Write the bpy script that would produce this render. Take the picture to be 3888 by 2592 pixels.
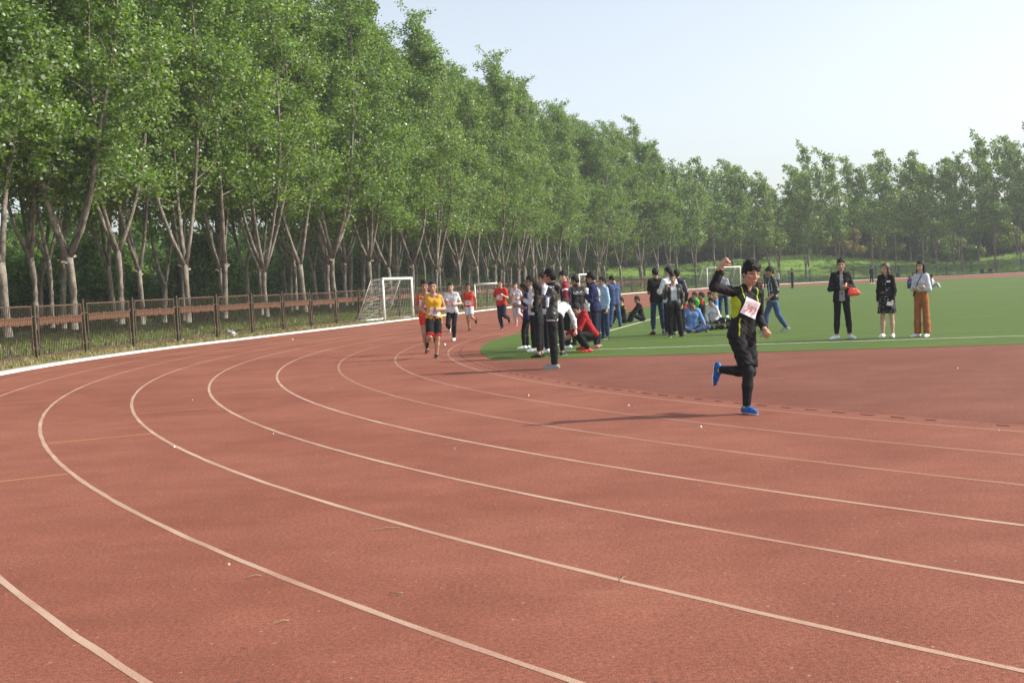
import bpy, math, random
import numpy as np
from mathutils import Matrix, Vector

# ------------------------------------------------------------------ scene, camera, light
sc = bpy.context.scene
col = sc.collection
for o in list(bpy.data.objects):
    bpy.data.objects.remove(o)

cam_d = bpy.data.cameras.new("camera")
cam = bpy.data.objects.new("camera", cam_d)
col.objects.link(cam)
sc.camera = cam
cam_d.sensor_width = 36.0
cam_d.lens = 41.75
cam_d.clip_start = 0.05
cam_d.clip_end = 6000
_p, _r = -0.04809, -0.04746
_f = Vector((0, math.cos(_p), math.sin(_p))); _x = Vector((1, 0, 0)); _u = _x.cross(_f)
_rt = _x * math.cos(_r) + _u * math.sin(_r)
_up = _u * math.cos(_r) - _x * math.sin(_r)
mw = Matrix.Identity(4)
for i in range(3):
    mw[i][0] = _rt[i]; mw[i][1] = _up[i]; mw[i][2] = -_f[i]
mw[2][3] = 1.566
cam.matrix_world = mw

SUN_EL = math.radians(37)
world = bpy.data.worlds.new("World")
sc.world = world
world.use_nodes = True
wn = world.node_tree.nodes; wl = world.node_tree.links
for nd in list(wn): wn.remove(nd)
w_out = wn.new("ShaderNodeOutputWorld"); w_bg = wn.new("ShaderNodeBackground"); w_sky = wn.new("ShaderNodeTexSky")
w_sky.sky_type = 'NISHITA'; w_sky.sun_disc = False
w_sky.sun_elevation = SUN_EL; w_sky.sun_rotation = math.radians(90)
w_sky.air_density = 1.0; w_sky.dust_density = 2.0; w_sky.ozone_density = 1.0; w_sky.altitude = 30
w_bg.inputs["Strength"].default_value = 0.137
w_hs = wn.new("ShaderNodeHueSaturation"); w_hs.inputs["Saturation"].default_value = 0.50
wl.new(w_sky.outputs[0], w_hs.inputs["Color"]); wl.new(w_hs.outputs[0], w_bg.inputs[0]); wl.new(w_bg.outputs[0], w_out.inputs[0])

sun_d = bpy.data.lights.new("sun", 'SUN'); sun = bpy.data.objects.new("sun", sun_d); col.objects.link(sun)
sun_d.energy = 3.6; sun_d.angle = math.radians(0.55); sun_d.color = (1.0, 0.93, 0.82)
sun.rotation_euler = (0, math.radians(90) - SUN_EL, 0); sun.location = (60, 20, 60)

sc.view_settings.view_transform = 'Standard'; sc.view_settings.look = 'None'
sc.view_settings.exposure = 0.72; sc.view_settings.gamma = 1.0
sc.view_settings.use_curve_mapping = False
sc.render.engine = 'CYCLES'
sc.cycles.max_bounces = 6; sc.cycles.transparent_max_bounces = 4; sc.cycles.diffuse_bounces = 3
sc.cycles.glossy_bounces = 2; sc.cycles.transmission_bounces = 3; sc.cycles.volume_bounces = 0
sc.cycles.use_denoising = True; sc.cycles.denoising_prefilter = 'ACCURATE'; sc.cycles.denoising_input_passes = 'RGB_ALBEDO_NORMAL'
sc.cycles.sample_clamp_indirect = 6.0

# ------------------------------------------------------------------ helpers
def V(*a): return np.array(a, float)
def nrm(a): a = np.asarray(a, float); return a / max(np.linalg.norm(a), 1e-9)

def mesh_np(name, verts, faces, mats=(), idx=None, smooth=True):
    """verts Nx3, faces list of (Mx3 or Mx4 int arrays)"""
    me = bpy.data.meshes.new(name)
    verts = np.asarray(verts, np.float32)
    if isinstance(faces, np.ndarray): faces = [faces]
    faces = [np.asarray(f, np.int32) for f in faces if len(f)]
    tot = np.concatenate([np.full(len(f), f.shape[1], np.int32) for f in faces])
    loops = np.concatenate([f.ravel() for f in faces])
    st = np.concatenate([[0], np.cumsum(tot)[:-1]]).astype(np.int32)
    me.vertices.add(len(verts)); me.vertices.foreach_set("co", verts.ravel())
    me.loops.add(len(loops)); me.loops.foreach_set("vertex_index", loops)
    me.polygons.add(len(tot)); me.polygons.foreach_set("loop_start", st); me.polygons.foreach_set("loop_total", tot)
    for m in mats: me.materials.append(m)
    if idx is not None: me.polygons.foreach_set("material_index", np.asarray(idx, np.int32))
    me.polygons.foreach_set("use_smooth", np.full(len(tot), bool(smooth)))
    me.update(calc_edges=True)
    return me

def obj(name, me, parent=None, loc=None, rot=None, **props):
    o = bpy.data.objects.new(name, me); col.objects.link(o)
    if parent is not None: o.parent = parent
    if loc is not None: o.location = loc
    if rot is not None: o.rotation_euler = rot
    for k, v in props.items(): o[k] = v
    return o

def thing(name, label, cat, loc=(0, 0, 0), rz=0.0, group=None):
    o = bpy.data.objects.new(name, None); col.objects.link(o)
    o.location = loc; o.rotation_euler = (0, 0, rz); o.empty_display_size = 0.2
    o["label"] = label; o["category"] = cat
    if group: o["group"] = group
    return o

class MB:
    """collects boxes and tubes into one mesh"""
    def __init__(s): s.v = []; s.q = []; s.t = []; s.n = 0; s.mi = []; s.mt = []
    def add(s, v, q, m=0, t=None):
        s.v.append(np.asarray(v, float)); q = np.asarray(q, int)
        if len(q): s.q.append(q + s.n); s.mi.append(np.full(len(q), m))
        if t is not None and len(t): s.t.append(np.asarray(t, int) + s.n); s.mt.append(np.full(len(t), m))
        s.n += len(v)
    def box(s, c, size, m=0, R=None):
        x, y, z = [a / 2 for a in size]
        v = np.array([[i, j, k] for i in (-x, x) for j in (-y, y) for k in (-z, z)], float)
        if R is not None: v = v @ np.asarray(R).T
        s.add(v + np.asarray(c, float), [[0, 1, 3, 2], [4, 6, 7, 5], [0, 4, 5, 1], [2, 3, 7, 6], [0, 2, 6, 4], [1, 5, 7, 3]], m)
    def tube(s, P, rad, n=6, m=0, cap=True):
        P = np.asarray(P, float); rad = np.broadcast_to(np.asarray(rad, float), (len(P),))
        T = np.gradient(P, axis=0); T /= np.maximum(np.linalg.norm(T, axis=1, keepdims=True), 1e-9)
        ref = V(1, 0, 0) if abs(T[:, 0]).mean() < 0.7 else V(0, 0, 1)
        U = np.cross(T, ref); U /= np.maximum(np.linalg.norm(U, axis=1, keepdims=True), 1e-9)
        W = np.cross(T, U)
        a = np.arange(n) * 2 * math.pi / n
        ring = P[:, None, :] + rad[:, None, None] * (np.cos(a)[None, :, None] * U[:, None, :] + np.sin(a)[None, :, None] * W[:, None, :])
        k = len(P); v = ring.reshape(-1, 3)
        i = np.arange(k - 1)[:, None] * n; j = np.arange(n)[None, :]; j2 = (j + 1) % n
        q = np.stack([i + j, i + j2, i + n + j2, i + n + j], -1).reshape(-1, 4)
        t = []
        if cap and n >= 3:
            v = np.vstack([v, P[0], P[-1]]); c0, c1 = k * n, k * n + 1
            jj = np.arange(n)
            t = np.vstack([np.stack([np.full(n, c0), (jj + 1) % n, jj], -1), np.stack([np.full(n, c1), (k - 1) * n + jj, (k - 1) * n + (jj + 1) % n], -1)])
        s.add(v, q, m, t)
    def mesh(s, name, mats, smooth=False):
        f = []; idx = []
        if s.q: f.append(np.vstack(s.q)); idx.append(np.concatenate(s.mi))
        if s.t: f.append(np.vstack(s.t)); idx.append(np.concatenate(s.mt))
        return mesh_np(name, np.vstack(s.v), f, mats, np.concatenate(idx), smooth)

# ------------------------------------------------------------------ materials
MATS = {}
def new_mat(name):
    m = bpy.data.materials.new(name); m.use_nodes = True
    nt = m.node_tree
    b = nt.nodes["Principled BSDF"]
    return m, nt, b
def sock(b, *names):
    for n in names:
        if n in b.inputs: return b.inputs[n]
def M(name, c1, c2=None, scale=6.0, rough=0.85, bump=0.0, bscale=60.0, spec=0.3, detail=4.0, stretch=(1, 1, 1), metal=0.0, trans=None, dist=0.02, lo=0.35, hi=0.65, coat=0.0):
    if name in MATS: return MATS[name]
    m, nt, b = new_mat(name); L = nt.links; N = nt.nodes
    b.inputs["Roughness"].default_value = rough
    sock(b, "Specular IOR Level", "Specular").default_value = spec
    b.inputs["Metallic"].default_value = metal
    if coat and "Coat Weight" in b.inputs: b.inputs["Coat Weight"].default_value = coat
    tc = N.new("ShaderNodeTexCoord"); mp = N.new("ShaderNodeMapping"); mp.inputs["Scale"].default_value = stretch
    L.new(tc.outputs["Object"], mp.inputs["Vector"])
    if c2 is None: c2 = tuple(min(1, c * 1.18 + 0.004) for c in c1)
    nz = N.new("ShaderNodeTexNoise"); nz.inputs["Scale"].default_value = scale; nz.inputs["Detail"].default_value = detail
    rp = N.new("ShaderNodeValToRGB")
    rp.color_ramp.elements[0].position = lo; rp.color_ramp.elements[1].position = hi
    rp.color_ramp.elements[0].color = (*c1, 1); rp.color_ramp.elements[1].color = (*c2, 1)
    L.new(mp.outputs[0], nz.inputs["Vector"]); L.new(nz.outputs["Fac"], rp.inputs[0]); L.new(rp.outputs[0], b.inputs["Base Color"])
    if bump:
        n2 = N.new("ShaderNodeTexNoise"); n2.inputs["Scale"].default_value = bscale; n2.inputs["Detail"].default_value = 3
        bp = N.new("ShaderNodeBump"); bp.inputs["Strength"].default_value = bump; bp.inputs["Distance"].default_value = dist
        L.new(mp.outputs[0], n2.inputs["Vector"]); L.new(n2.outputs["Fac"], bp.inputs["Height"]); L.new(bp.outputs[0], b.inputs["Normal"])
    MATS[name] = m
    return m
def leaf_mat(name, c, c2, tr=0.35, rough=0.45, spec=0.5):
    m, nt, b = new_mat(name); L = nt.links; N = nt.nodes
    oi = N.new("ShaderNodeObjectInfo"); gm = N.new("ShaderNodeNewGeometry")
    mx = N.new("ShaderNodeMix"); mx.data_type = 'RGBA'
    mx.inputs[6].default_value = (*c, 1); mx.inputs[7].default_value = (*c2, 1)
    ad = N.new("ShaderNodeMath"); ad.operation = 'MULTIPLY_ADD'
    ad.inputs[1].default_value = 0.35
    m2 = N.new("ShaderNodeMath"); m2.operation = 'MULTIPLY'; m2.inputs[1].default_value = 0.65
    L.new(gm.outputs["Random Per Island"], m2.inputs[0]); L.new(oi.outputs["Random"], ad.inputs[0]); L.new(m2.outputs[0], ad.inputs[2])
    L.new(ad.outputs[0], mx.inputs[0])
    b.inputs["Roughness"].default_value = rough; sock(b, "Specular IOR Level", "Specular").default_value = spec
    L.new(mx.outputs[2], b.inputs["Base Color"])
    t = N.new("ShaderNodeBsdfTranslucent"); hs = N.new("ShaderNodeHueSaturation")
    hs.inputs["Value"].default_value = 1.5; hs.inputs["Hue"].default_value = 0.485; hs.inputs["Saturation"].default_value = 1.15
    L.new(mx.outputs[2], hs.inputs["Color"]); L.new(hs.outputs[0], t.inputs[0])
    ms = N.new("ShaderNodeMixShader"); ms.inputs[0].default_value = tr
    L.new(b.outputs[0], ms.inputs[1]); L.new(t.outputs[0], ms.inputs[2])
    L.new(ms.outputs[0], N["Material Output"].inputs["Surface"])
    MATS[name] = m
    return m

def track_mat(name="red_rubber", k=1.0):
    m, nt, b = new_mat(name); L = nt.links; N = nt.nodes
    tc = N.new("ShaderNodeTexCoord")
    def noise(s, d=4, stretch=None, ro=.5):
        n = N.new("ShaderNodeTexNoise"); n.inputs["Scale"].default_value = s; n.inputs["Detail"].default_value = d; n.inputs["Roughness"].default_value = ro
        if stretch:
            mp = N.new("ShaderNodeMapping"); mp.inputs["Scale"].default_value = stretch
            L.new(tc.outputs["Object"], mp.inputs[0]); L.new(mp.outputs[0], n.inputs["Vector"])
        else: L.new(tc.outputs["Object"], n.inputs["Vector"])
        return n
    def ramp(src, p0, p1, a, c):
        r = N.new("ShaderNodeValToRGB"); r.color_ramp.elements[0].position = p0; r.color_ramp.elements[1].position = p1
        r.color_ramp.elements[0].color = (*a, 1); r.color_ramp.elements[1].color = (*c, 1); L.new(src.outputs["Fac"], r.inputs[0]); return r
    def mix(t, a, c, fac):
        x = N.new("ShaderNodeMix"); x.data_type = 'RGBA'; x.blend_type = t
        L.new(a, x.inputs[6]); L.new(c, x.inputs[7])
        if isinstance(fac, float): x.inputs[0].default_value = fac
        else: L.new(fac, x.inputs[0])
        return x.outputs[2]
    big = ramp(noise(0.25, 10, None, .68), .36, .66, tuple(x * k for x in (.207, .064, .038)), tuple(x * k for x in (.276, .101, .062)))
    mid = ramp(noise(1.1, 12, (1, 1.3, 1), .72), .36, .64, (.87, .85, .84), (1.07, 1.09, 1.09))
    fine = ramp(noise(150, 2), .30, .72, (.60, .56, .54), (1.36, 1.38, 1.40))
    vfine = ramp(noise(42, 4, None, .6), .34, .66, (.74, .72, .71), (1.24, 1.26, 1.27))
    dust = N.new("ShaderNodeValToRGB"); dust.color_ramp.elements[0].position = .60; dust.color_ramp.elements[1].position = .85
    dust.color_ramp.elements[0].color = (0, 0, 0, 1); dust.color_ramp.elements[1].color = (.55, .55, .55, 1)
    L.new(noise(0.6, 12, (1.0, 2.2, 1), .74).outputs["Fac"], dust.inputs[0])
    c = mix('MULTIPLY', big.outputs[0], mid.outputs[0], 1.0)
    c = mix('MULTIPLY', c, vfine.outputs[0], 1.0)
    c = mix('MULTIPLY', c, fine.outputs[0], 1.0)
    dc = N.new("ShaderNodeRGB"); dc.outputs[0].default_value = (.33, .18, .125, 1)
    c = mix('MIX', c, dc.outputs[0], dust.outputs[0])
    for vs, th, cc in ((7.0, .055, (.42, .30, .23, 1)), (4.3, .05, (.06, .03, .022, 1))):
        vo = N.new("ShaderNodeTexVoronoi"); vo.inputs["Scale"].default_value = vs; L.new(tc.outputs["Object"], vo.inputs["Vector"])
        lt = N.new("ShaderNodeMath"); lt.operation = 'LESS_THAN'; lt.inputs[1].default_value = th; L.new(vo.outputs["Distance"], lt.inputs[0])
        rr2 = N.new("ShaderNodeRGB"); rr2.outputs[0].default_value = cc; hf = N.new("ShaderNodeMath"); hf.operation = 'MULTIPLY'; hf.inputs[1].default_value = .6; L.new(lt.outputs[0], hf.inputs[0])
        c = mix('MIX', c, rr2.outputs[0], hf.outputs[0])
    L.new(c, b.inputs["Base Color"]); b.inputs["Roughness"].default_value = .9
    sock(b, "Specular IOR Level", "Specular").default_value = .25
    bp = N.new("ShaderNodeBump"); bp.inputs["Strength"].default_value = .55; bp.inputs["Distance"].default_value = .008
    L.new(noise(150, 2).outputs["Fac"], bp.inputs["Height"]); L.new(bp.outputs[0], b.inputs["Normal"])
    MATS[name] = m; return m
def line_mat(name, c, wear):
    """worn road paint: mixes with the rubber colour where it is scuffed"""
    m, nt, b = new_mat(name); L = nt.links; N = nt.nodes
    tc = N.new("ShaderNodeTexCoord")
    n1 = N.new("ShaderNodeTexNoise"); n1.inputs["Scale"].default_value = 120; n1.inputs["Detail"].default_value = 3
    n2 = N.new("ShaderNodeTexNoise"); n2.inputs["Scale"].default_value = 1.1; n2.inputs["Detail"].default_value = 5
    ad = N.new("ShaderNodeMath"); ad.operation = 'ADD'
    L.new(tc.outputs["Object"], n1.inputs["Vector"]); L.new(tc.outputs["Object"], n2.inputs["Vector"])
    L.new(n1.outputs["Fac"], ad.inputs[0]); L.new(n2.outputs["Fac"], ad.inputs[1])
    r = N.new("ShaderNodeValToRGB"); r.color_ramp.elements[0].position = wear - .25; r.color_ramp.elements[1].position = wear + .2
    ad2 = N.new("ShaderNodeMath"); ad2.operation = 'MULTIPLY'; ad2.inputs[1].default_value = .7; L.new(ad.outputs[0], ad2.inputs[0])
    r.color_ramp.elements[0].color = (.25, .088, .055, 1); r.color_ramp.elements[1].color = (*c, 1)
    L.new(ad2.outputs[0], r.inputs[0]); L.new(r.outputs[0], b.inputs["Base Color"]); b.inputs["Roughness"].default_value = .85
    MATS[name] = m; return m

BARK = M("poplar_bark", (.085, .072, .058), (.28, .245, .20), scale=7, rough=.95, bump=.8, bscale=22, stretch=(1, 1, .5), dist=.03, lo=.30, hi=.66, detail=7)
BARK_D = M("dark_bark", (.10, .085, .07), (.21, .18, .15), scale=6, rough=.95, bump=.5, bscale=20, stretch=(1, 1, .4))
CUT = M("fresh_cut_wood", (.62, .27, .10), (.74, .42, .20), scale=30)
LEAF_A = leaf_mat("leaf_deep", (.055, .130, .020), (.112, .212, .036), tr=.44, rough=.33)
LEAF_B = leaf_mat("leaf_bright", (.14, .25, .042), (.215, .325, .070), tr=.50, rough=.33)
LEAF_C = leaf_mat("leaf_pale_underside", (.20, .28, .13), (.36, .43, .25), tr=.3, rough=.55, spec=.3)
LEAF_D = leaf_mat("leaf_shrub", (.055, .110, .026), (.10, .170, .042), tr=.40)
LEAF_Y = leaf_mat("leaf_yellow_green", (.14, .17, .035), (.22, .22, .06), tr=.3)
LEAF_O = leaf_mat("leaf_olive_orange", (.20, .15, .04), (.27, .21, .07), tr=.3)
LEAF_R = leaf_mat("leaf_reddish", (.13, .06, .045), (.17, .09, .06), tr=.25)
GRASS = leaf_mat("grass_blade", (.10, .15, .035), (.23, .23, .08), tr=.25, rough=.6, spec=.2)
RUBBER = track_mat(); RUBBER_D = track_mat("red_rubber_apron", .76)
LINE = line_mat("worn_lane_paint", (.46, .325, .235), .65)
LINE_F = line_mat("faded_lane_paint", (.345, .195, .13), .66)
LINE_Y = line_mat("yellow_mark_paint", (.62, .36, .10), .68)
WHITE = M("white_paint", (.78, .77, .73), (.86, .85, .82), scale=4, rough=.6, bump=.1)
KERB = M("kerb_paint", (.40, .38, .33), (.66, .65, .61), scale=1.3, rough=.7, bump=.15, bscale=30, lo=.25, hi=.5, detail=7)
DARK = M("dark_iron", (.012, .010, .010), (.03, .022, .02), scale=40, rough=.9)

# ------------------------------------------------------------------ track frame
CX, CY = 30.4607, 29.7148
TH, LS = 0.26743, 78.513
D2 = V(math.sin(TH), math.cos(TH)); N2 = V(-math.cos(TH), math.sin(TH)); C2 = V(CX, CY)
R0 = 32.0273
def ab(A, B): return C2 + A * D2 + B * N2
def curve(s, r):
    if s < 0: a = s / r; return ab(r * math.sin(a), r * math.cos(a)), (math.cos(a) * D2 - math.sin(a) * N2)
    if s <= LS: return ab(s, r), D2
    a = (s - LS) / r
    return ab(LS + r * math.sin(a), r * math.cos(a)), (math.cos(a) * D2 - math.sin(a) * N2)
def curve48(s, r):
    """like curve, but s is measured along the r = 48 m line so that it means the same bearing at every r"""
    if s > LS: s = LS + (s - LS) * r / 48.0
    elif s < 0: s = s * r / 48.0
    return curve(s, r)
def stad_loop(r, n=110, cut=None):
    """closed loop of a stadium of radius r (left straight, far bend, right straight, near bend)"""
    P = []
    for k in range(n + 1):
        a = math.pi * k / n
        P.append(ab(LS + r * math.sin(a), r * math.cos(a)))
    for k in range(n + 1):
        a = math.pi + math.pi * k / n
        P.append(ab(r * math.sin(a), r * math.cos(a)))
    return np.array(P)
def ring(name, r1, r2, z, mat, n=160, wob=0, **pr):
    a, b = stad_loop(r1, n), stad_loop(r2, n); k = len(a)
    if wob:
        e = (b - a) / np.linalg.norm(b - a, axis=1, keepdims=True); t_ = np.arange(k)
        a = a + e * (wob * np.sin(t_ * 2.31 + r1) * np.sin(t_ * .37 + 2 * r1))[:, None]; b = b + e * (wob * np.sin(t_ * 1.73 + r2) * np.sin(t_ * .53))[:, None]
    v = np.vstack([np.c_[a, np.full(k, z)], np.c_[b, np.full(k, z)]])
    i = np.arange(k); j = (i + 1) % k
    return obj(name, mesh_np(name, v, np.stack([i, i + k, j + k, j], -1), [mat], None, False), kind="structure", **pr)

# ------------------------------------------------------------------ ground and track
rng = np.random.default_rng(7)
GROUND = M("field_soil_grass", (.075, .085, .035), (.17, .15, .075), scale=.35, rough=.95, bump=.5, bscale=6, detail=8, dist=.08)
n = 64; ang = np.arange(n) * 2 * math.pi / n
v = [[20, 80, -.03]]
for R in (60, 140, 400, 1600): v += [[20 + R * math.cos(a), 80 + R * math.sin(a), -.03] for a in ang]
q = [[1 + (k - 1) * n + i, 1 + k * n + i, 1 + k * n + (i + 1) % n, 1 + (k - 1) * n + (i + 1) % n] for k in (1, 2, 3) for i in range(n)]
t = [[0, 1 + i, 1 + (i + 1) % n] for i in range(n)]
obj("ground", mesh_np("ground", v, [np.array(q), np.array(t)], [GROUND], None, False), kind="structure")

def filled(name, P, z, mat):
    me = bpy.data.meshes.new(name)
    me.from_pydata([(p[0], p[1], z) for p in P], [], [list(range(len(P)))]); me.update(); me.materials.append(mat)
    return obj(name, me, kind="structure")
_tp = stad_loop(42.56, 160)
filled("running_track", _tp[::-1], 0.0, RUBBER)
def turf_mat():
    m = M("artificial_turf", (.046, .092, .012), (.106, .166, .027), scale=70, rough=.8, bump=.6, bscale=160, spec=.25, lo=.3, hi=.7, dist=.02)
    nt = m.node_tree; N = nt.nodes; L = nt.links; b = N["Principled BSDF"]
    src = b.inputs["Base Color"].links[0].from_socket
    n3 = N.new("ShaderNodeTexNoise"); n3.inputs["Scale"].default_value = .7; n3.inputs["Detail"].default_value = 10; n3.inputs["Roughness"].default_value = .72
    tc = N.new("ShaderNodeTexCoord"); mp = N.new("ShaderNodeMapping"); mp.inputs["Scale"].default_value = (.6, 2.2, 1)
    L.new(tc.outputs["Object"], mp.inputs[0]); L.new(mp.outputs[0], n3.inputs["Vector"])
    r = N.new("ShaderNodeValToRGB"); r.color_ramp.elements[0].color = (.74, .77, .74, 1); r.color_ramp.elements[1].color = (1.26, 1.2, 1.1, 1)
    r.color_ramp.elements[0].position = .3; r.color_ramp.elements[1].position = .7
    L.new(n3.outputs["Fac"], r.inputs[0])
    x = N.new("ShaderNodeMix"); x.data_type = 'RGBA'; x.blend_type = 'MULTIPLY'; x.inputs[0].default_value = 1
    L.new(src, x.inputs[6]); L.new(r.outputs[0], x.inputs[7]); L.new(x.outputs[2], b.inputs["Base Color"])
    return m
TURF = turf_mat()
# turf: stadium of radius 30.72 cut off behind both goals
RG = 31.25; A0, A1 = -12.93, LS + 11.0
P = []
for sgn, lim, base in ((1, A1 - LS, LS), (-1, -A0, 0.0)):
    am = math.asin(lim / RG)
    seq = [(am * k / 30) for k in range(31)]
    if sgn > 0:
        P += [ab(base + RG * math.sin(a), RG * math.cos(a)) for a in seq]
        P += [ab(base + RG * math.sin(a), -RG * math.cos(a)) for a in seq[::-1]]
    else:
        P += [ab(base - RG * math.sin(a), -RG * math.cos(a)) for a in seq]
        P += [ab(base - RG * math.sin(a), RG * math.cos(a)) for a in seq[::-1]]
filled("turf_pitch", np.array(P)[::-1], 0.006, TURF)
P = []
for k_ in range(61):
    a = math.radians(-66 + 132 * k_ / 60); P.append(ab(-31.6 * math.cos(a), 31.6 * math.sin(a)))
P.append(ab(-12.5, 28.0)); P.append(ab(-12.5, -28.0))
filled("goal_end_apron", np.array(P), 0.0012, RUBBER_D)
# raised fibre edge: short upright blades so the turf edge is not razor clean
def lane_line_strip(name, p, q, w, z, mat):
    p, q = V(*p), V(*q); d = nrm(q - p); nn = V(-d[1], d[0]) * w / 2
    m_ = max(2, int(np.linalg.norm(q - p) / .5))
    tt = np.linspace(0, 1, m_)[:, None]; c = p + (q - p) * tt
    vv = np.vstack([np.c_[c + nn, np.full(m_, z)], np.c_[c - nn, np.full(m_, z)]]); i = np.arange(m_ - 1)
    return obj(name, mesh_np(name, vv, np.stack([i, i + m_, i + m_ + 1, i + 1], -1), [mat], None, False), kind="structure")
PITCH_LINE = M("pitch_line", (.42, .45, .36), (.66, .66, .58), scale=8, rough=.85, detail=6)
lane_line_strip("goal_line", ab(-10.42, -28.26), ab(-10.42, 28.26), .10, .011, PITCH_LINE)
lane_line_strip("touch_line", ab(-10.37, 28.21), ab(LS + 10.4, 28.21), .10, .011, PITCH_LINE)
lane_line_strip("halfway_line", ab(39.3, -28.1), ab(39.3, 28.1), .10, .011, PITCH_LINE)
lane_line_strip("goal_mark", ab(-9.9, 9.2), ab(-9.9, 9.9), .16, .011, PITCH_LINE)
for k in range(9):
    r = R0 + 1.22 * k
    ring("lane_line", r - .022, r + .022, .0016, LINE if k in (3, 4, 5, 6, 7) else LINE_F, 420, .005)
def cross_mark(name, a_deg, r1, r2, w, mat):
    a = math.radians(a_deg); rad = ab(-math.sin(a), math.cos(a)) - C2
    lane_line_strip(name, C2 + rad * r1, C2 + rad * r2, w, .0018, mat)
for a, k in ((39.6, 5), (43.7, 6), (35.4, 4), (31.4, 3)):
    cross_mark("stagger_mark", a, R0 + 1.22 * k + .04, R0 + 1.22 * (k + 1) - .04, .03, LINE_Y)
for a, k in ((30.1, 6), (25.5, 5), (21.0, 4), (16.5, 3)):
    cross_mark("stagger_mark", a, R0 + 1.22 * k + .04, R0 + 1.22 * (k + 1) - .04, .03, LINE_F)

# white kerb round the outside: inner face, chamfer, top, outer face
prof = [(42.55, -.02), (42.56, .045), (42.58, .06), (42.73, .06), (42.76, .04), (42.76, -.02)]
loops = [stad_loop(r, 160) for r, z in prof]; k = len(loops[0]); i = np.arange(k); j = (i + 1) % k
v = np.vstack([np.c_[l, np.full(k, z)] for l, (r, z) in zip(loops, prof)])
q = np.vstack([np.stack([i + m * k, i + (m + 1) * k, j + (m + 1) * k, j + m * k], -1) for m in range(len(prof) - 1)])
obj("white_kerb", mesh_np("white_kerb", v, q, [KERB], None, True), kind="structure")
APRON = M("concrete_apron", (.30, .25, .18), (.44, .38, .29), scale=1.2, rough=.95, bump=.4, bscale=25, detail=8)
VERGE = M("dry_grass_verge", (.14, .125, .055), (.27, .225, .12), scale=1.6, rough=.95, bump=.7, bscale=40, detail=8)
ring("concrete_apron", 42.79, 43.30, .012, APRON, 120)
ring("grass_verge", 43.28, 45.9, .004, VERGE, 120)
LITTER = M("leaf_litter", (.075, .075, .032), (.22, .19, .12), scale=5, rough=.95, bump=.8, bscale=30, detail=8, lo=.4, hi=.62)
ring("woodland_floor", 45.88, 66, -.006, LITTER, 120)

# inner drain: a row of short dark slots just inside lane one
dr = bpy.data.objects.new("drain_channel", None); col.objects.link(dr); dr["kind"] = "structure"
mb = MB(); mb.box((0, 0, .001), (.21, .026, .008)); slot_me = mb.mesh("drain_slot", [M("drain_rubber_dark", (.035, .016, .013), (.09, .035, .026), scale=25, rough=.9)])
s = -33.0; R_D = 31.75
while s < 14:
    if rng.random() > .12:
        P_, T_ = curve(s, R_D)
        o = obj("drain_slot", slot_me, dr, (P_[0], P_[1], 0.0), (0, 0, math.atan2(T_[1], T_[0])))
        o.scale = (rng.uniform(.5, 1.1), rng.uniform(.4, 1.0), 1)
    s += .40

# grassy mounds beyond the far bend
HILL = M("mown_bank_grass", (.105, .215, .028), (.195, .30, .052), scale=.8, rough=.95, bump=.8, bscale=14, detail=8, dist=.1)
def hill_h(s, r):
    u = np.clip((r - 47.5) / 17.0, 0, 1); u = u * u * (3 - 2 * u)
    h = 2.7 + .75 * np.sin(s * .11 + .6) + .5 * np.sin(s * .23 + 2) + .35 * np.sin(s * .05 + r * .1)
    e = np.clip((s - 52) / 12, 0, 1) * np.clip((182 - s) / 10, 0, 1)
    return -.1 + u * h * e * (1 - .15 * np.clip((r - 80) / 40, 0, 1)) + .06 * np.sin(s * 1.7 + r * 1.1)
ss = np.linspace(50, 184, 150); rr = np.concatenate([np.linspace(46.6, 72, 34), np.linspace(74, 150, 16)])
vv = []
for s in ss:
    for r in rr:
        p, _ = curve48(s, r); vv.append([p[0], p[1], hill_h(s, r)])
nr = len(rr); i, j = np.meshgrid(np.arange(len(ss) - 1), np.arange(nr - 1), indexing='ij'); b0 = (i * nr + j).ravel()
obj("grass_bank", mesh_np("grass_bank", vv, np.stack([b0, b0 + nr, b0 + nr + 1, b0 + 1], -1)[:, ::-1], [HILL], None, True), kind="structure")
def zhill(s, r): return float(max(hill_h(np.float64(s), np.float64(r)), -.03)) if r > 47 and s > 52 else -.03

# ------------------------------------------------------------------ fence along the left straight
POST_M = M("fence_post_paint", (.035, .040, .022), (.085, .060, .035), scale=7, rough=.7, bump=.2)
RUST = M("rusty_brown_steel", (.055, .032, .022), (.115, .066, .042), scale=14, rough=.8, bump=.2)
SLATM = M("russet_slat", (.070, .034, .019), (.155, .076, .040), scale=9, rough=.75, bump=.4, bscale=40)
PL = 2.9; PW = 2.58; FH = 1.66
def panel_frame():
    b = MB()
    b.box((0, 0, FH - .06), (PW, .035, .045)); b.box((0, 0, .13), (PW, .035, .05))
    for sx in (-1, 1):
        b.box((sx * (PW / 2 - .0225), 0, (FH + .07) / 2), (.045, .031, FH - .235))
        for z in (.36, FH - .36): b.box((sx * (PW / 2 + .055), 0, z), (.11, .03, .045))
    return b.mesh("fence_panel", [RUST])
def bar_mesh(zl=FH - .25):
    b = MB(); b.box((0, .004, .155 + (FH - .235) / 2 - .005), (.014, .014, FH - .245)); return b.mesh("bar", [POST_M])
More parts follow.
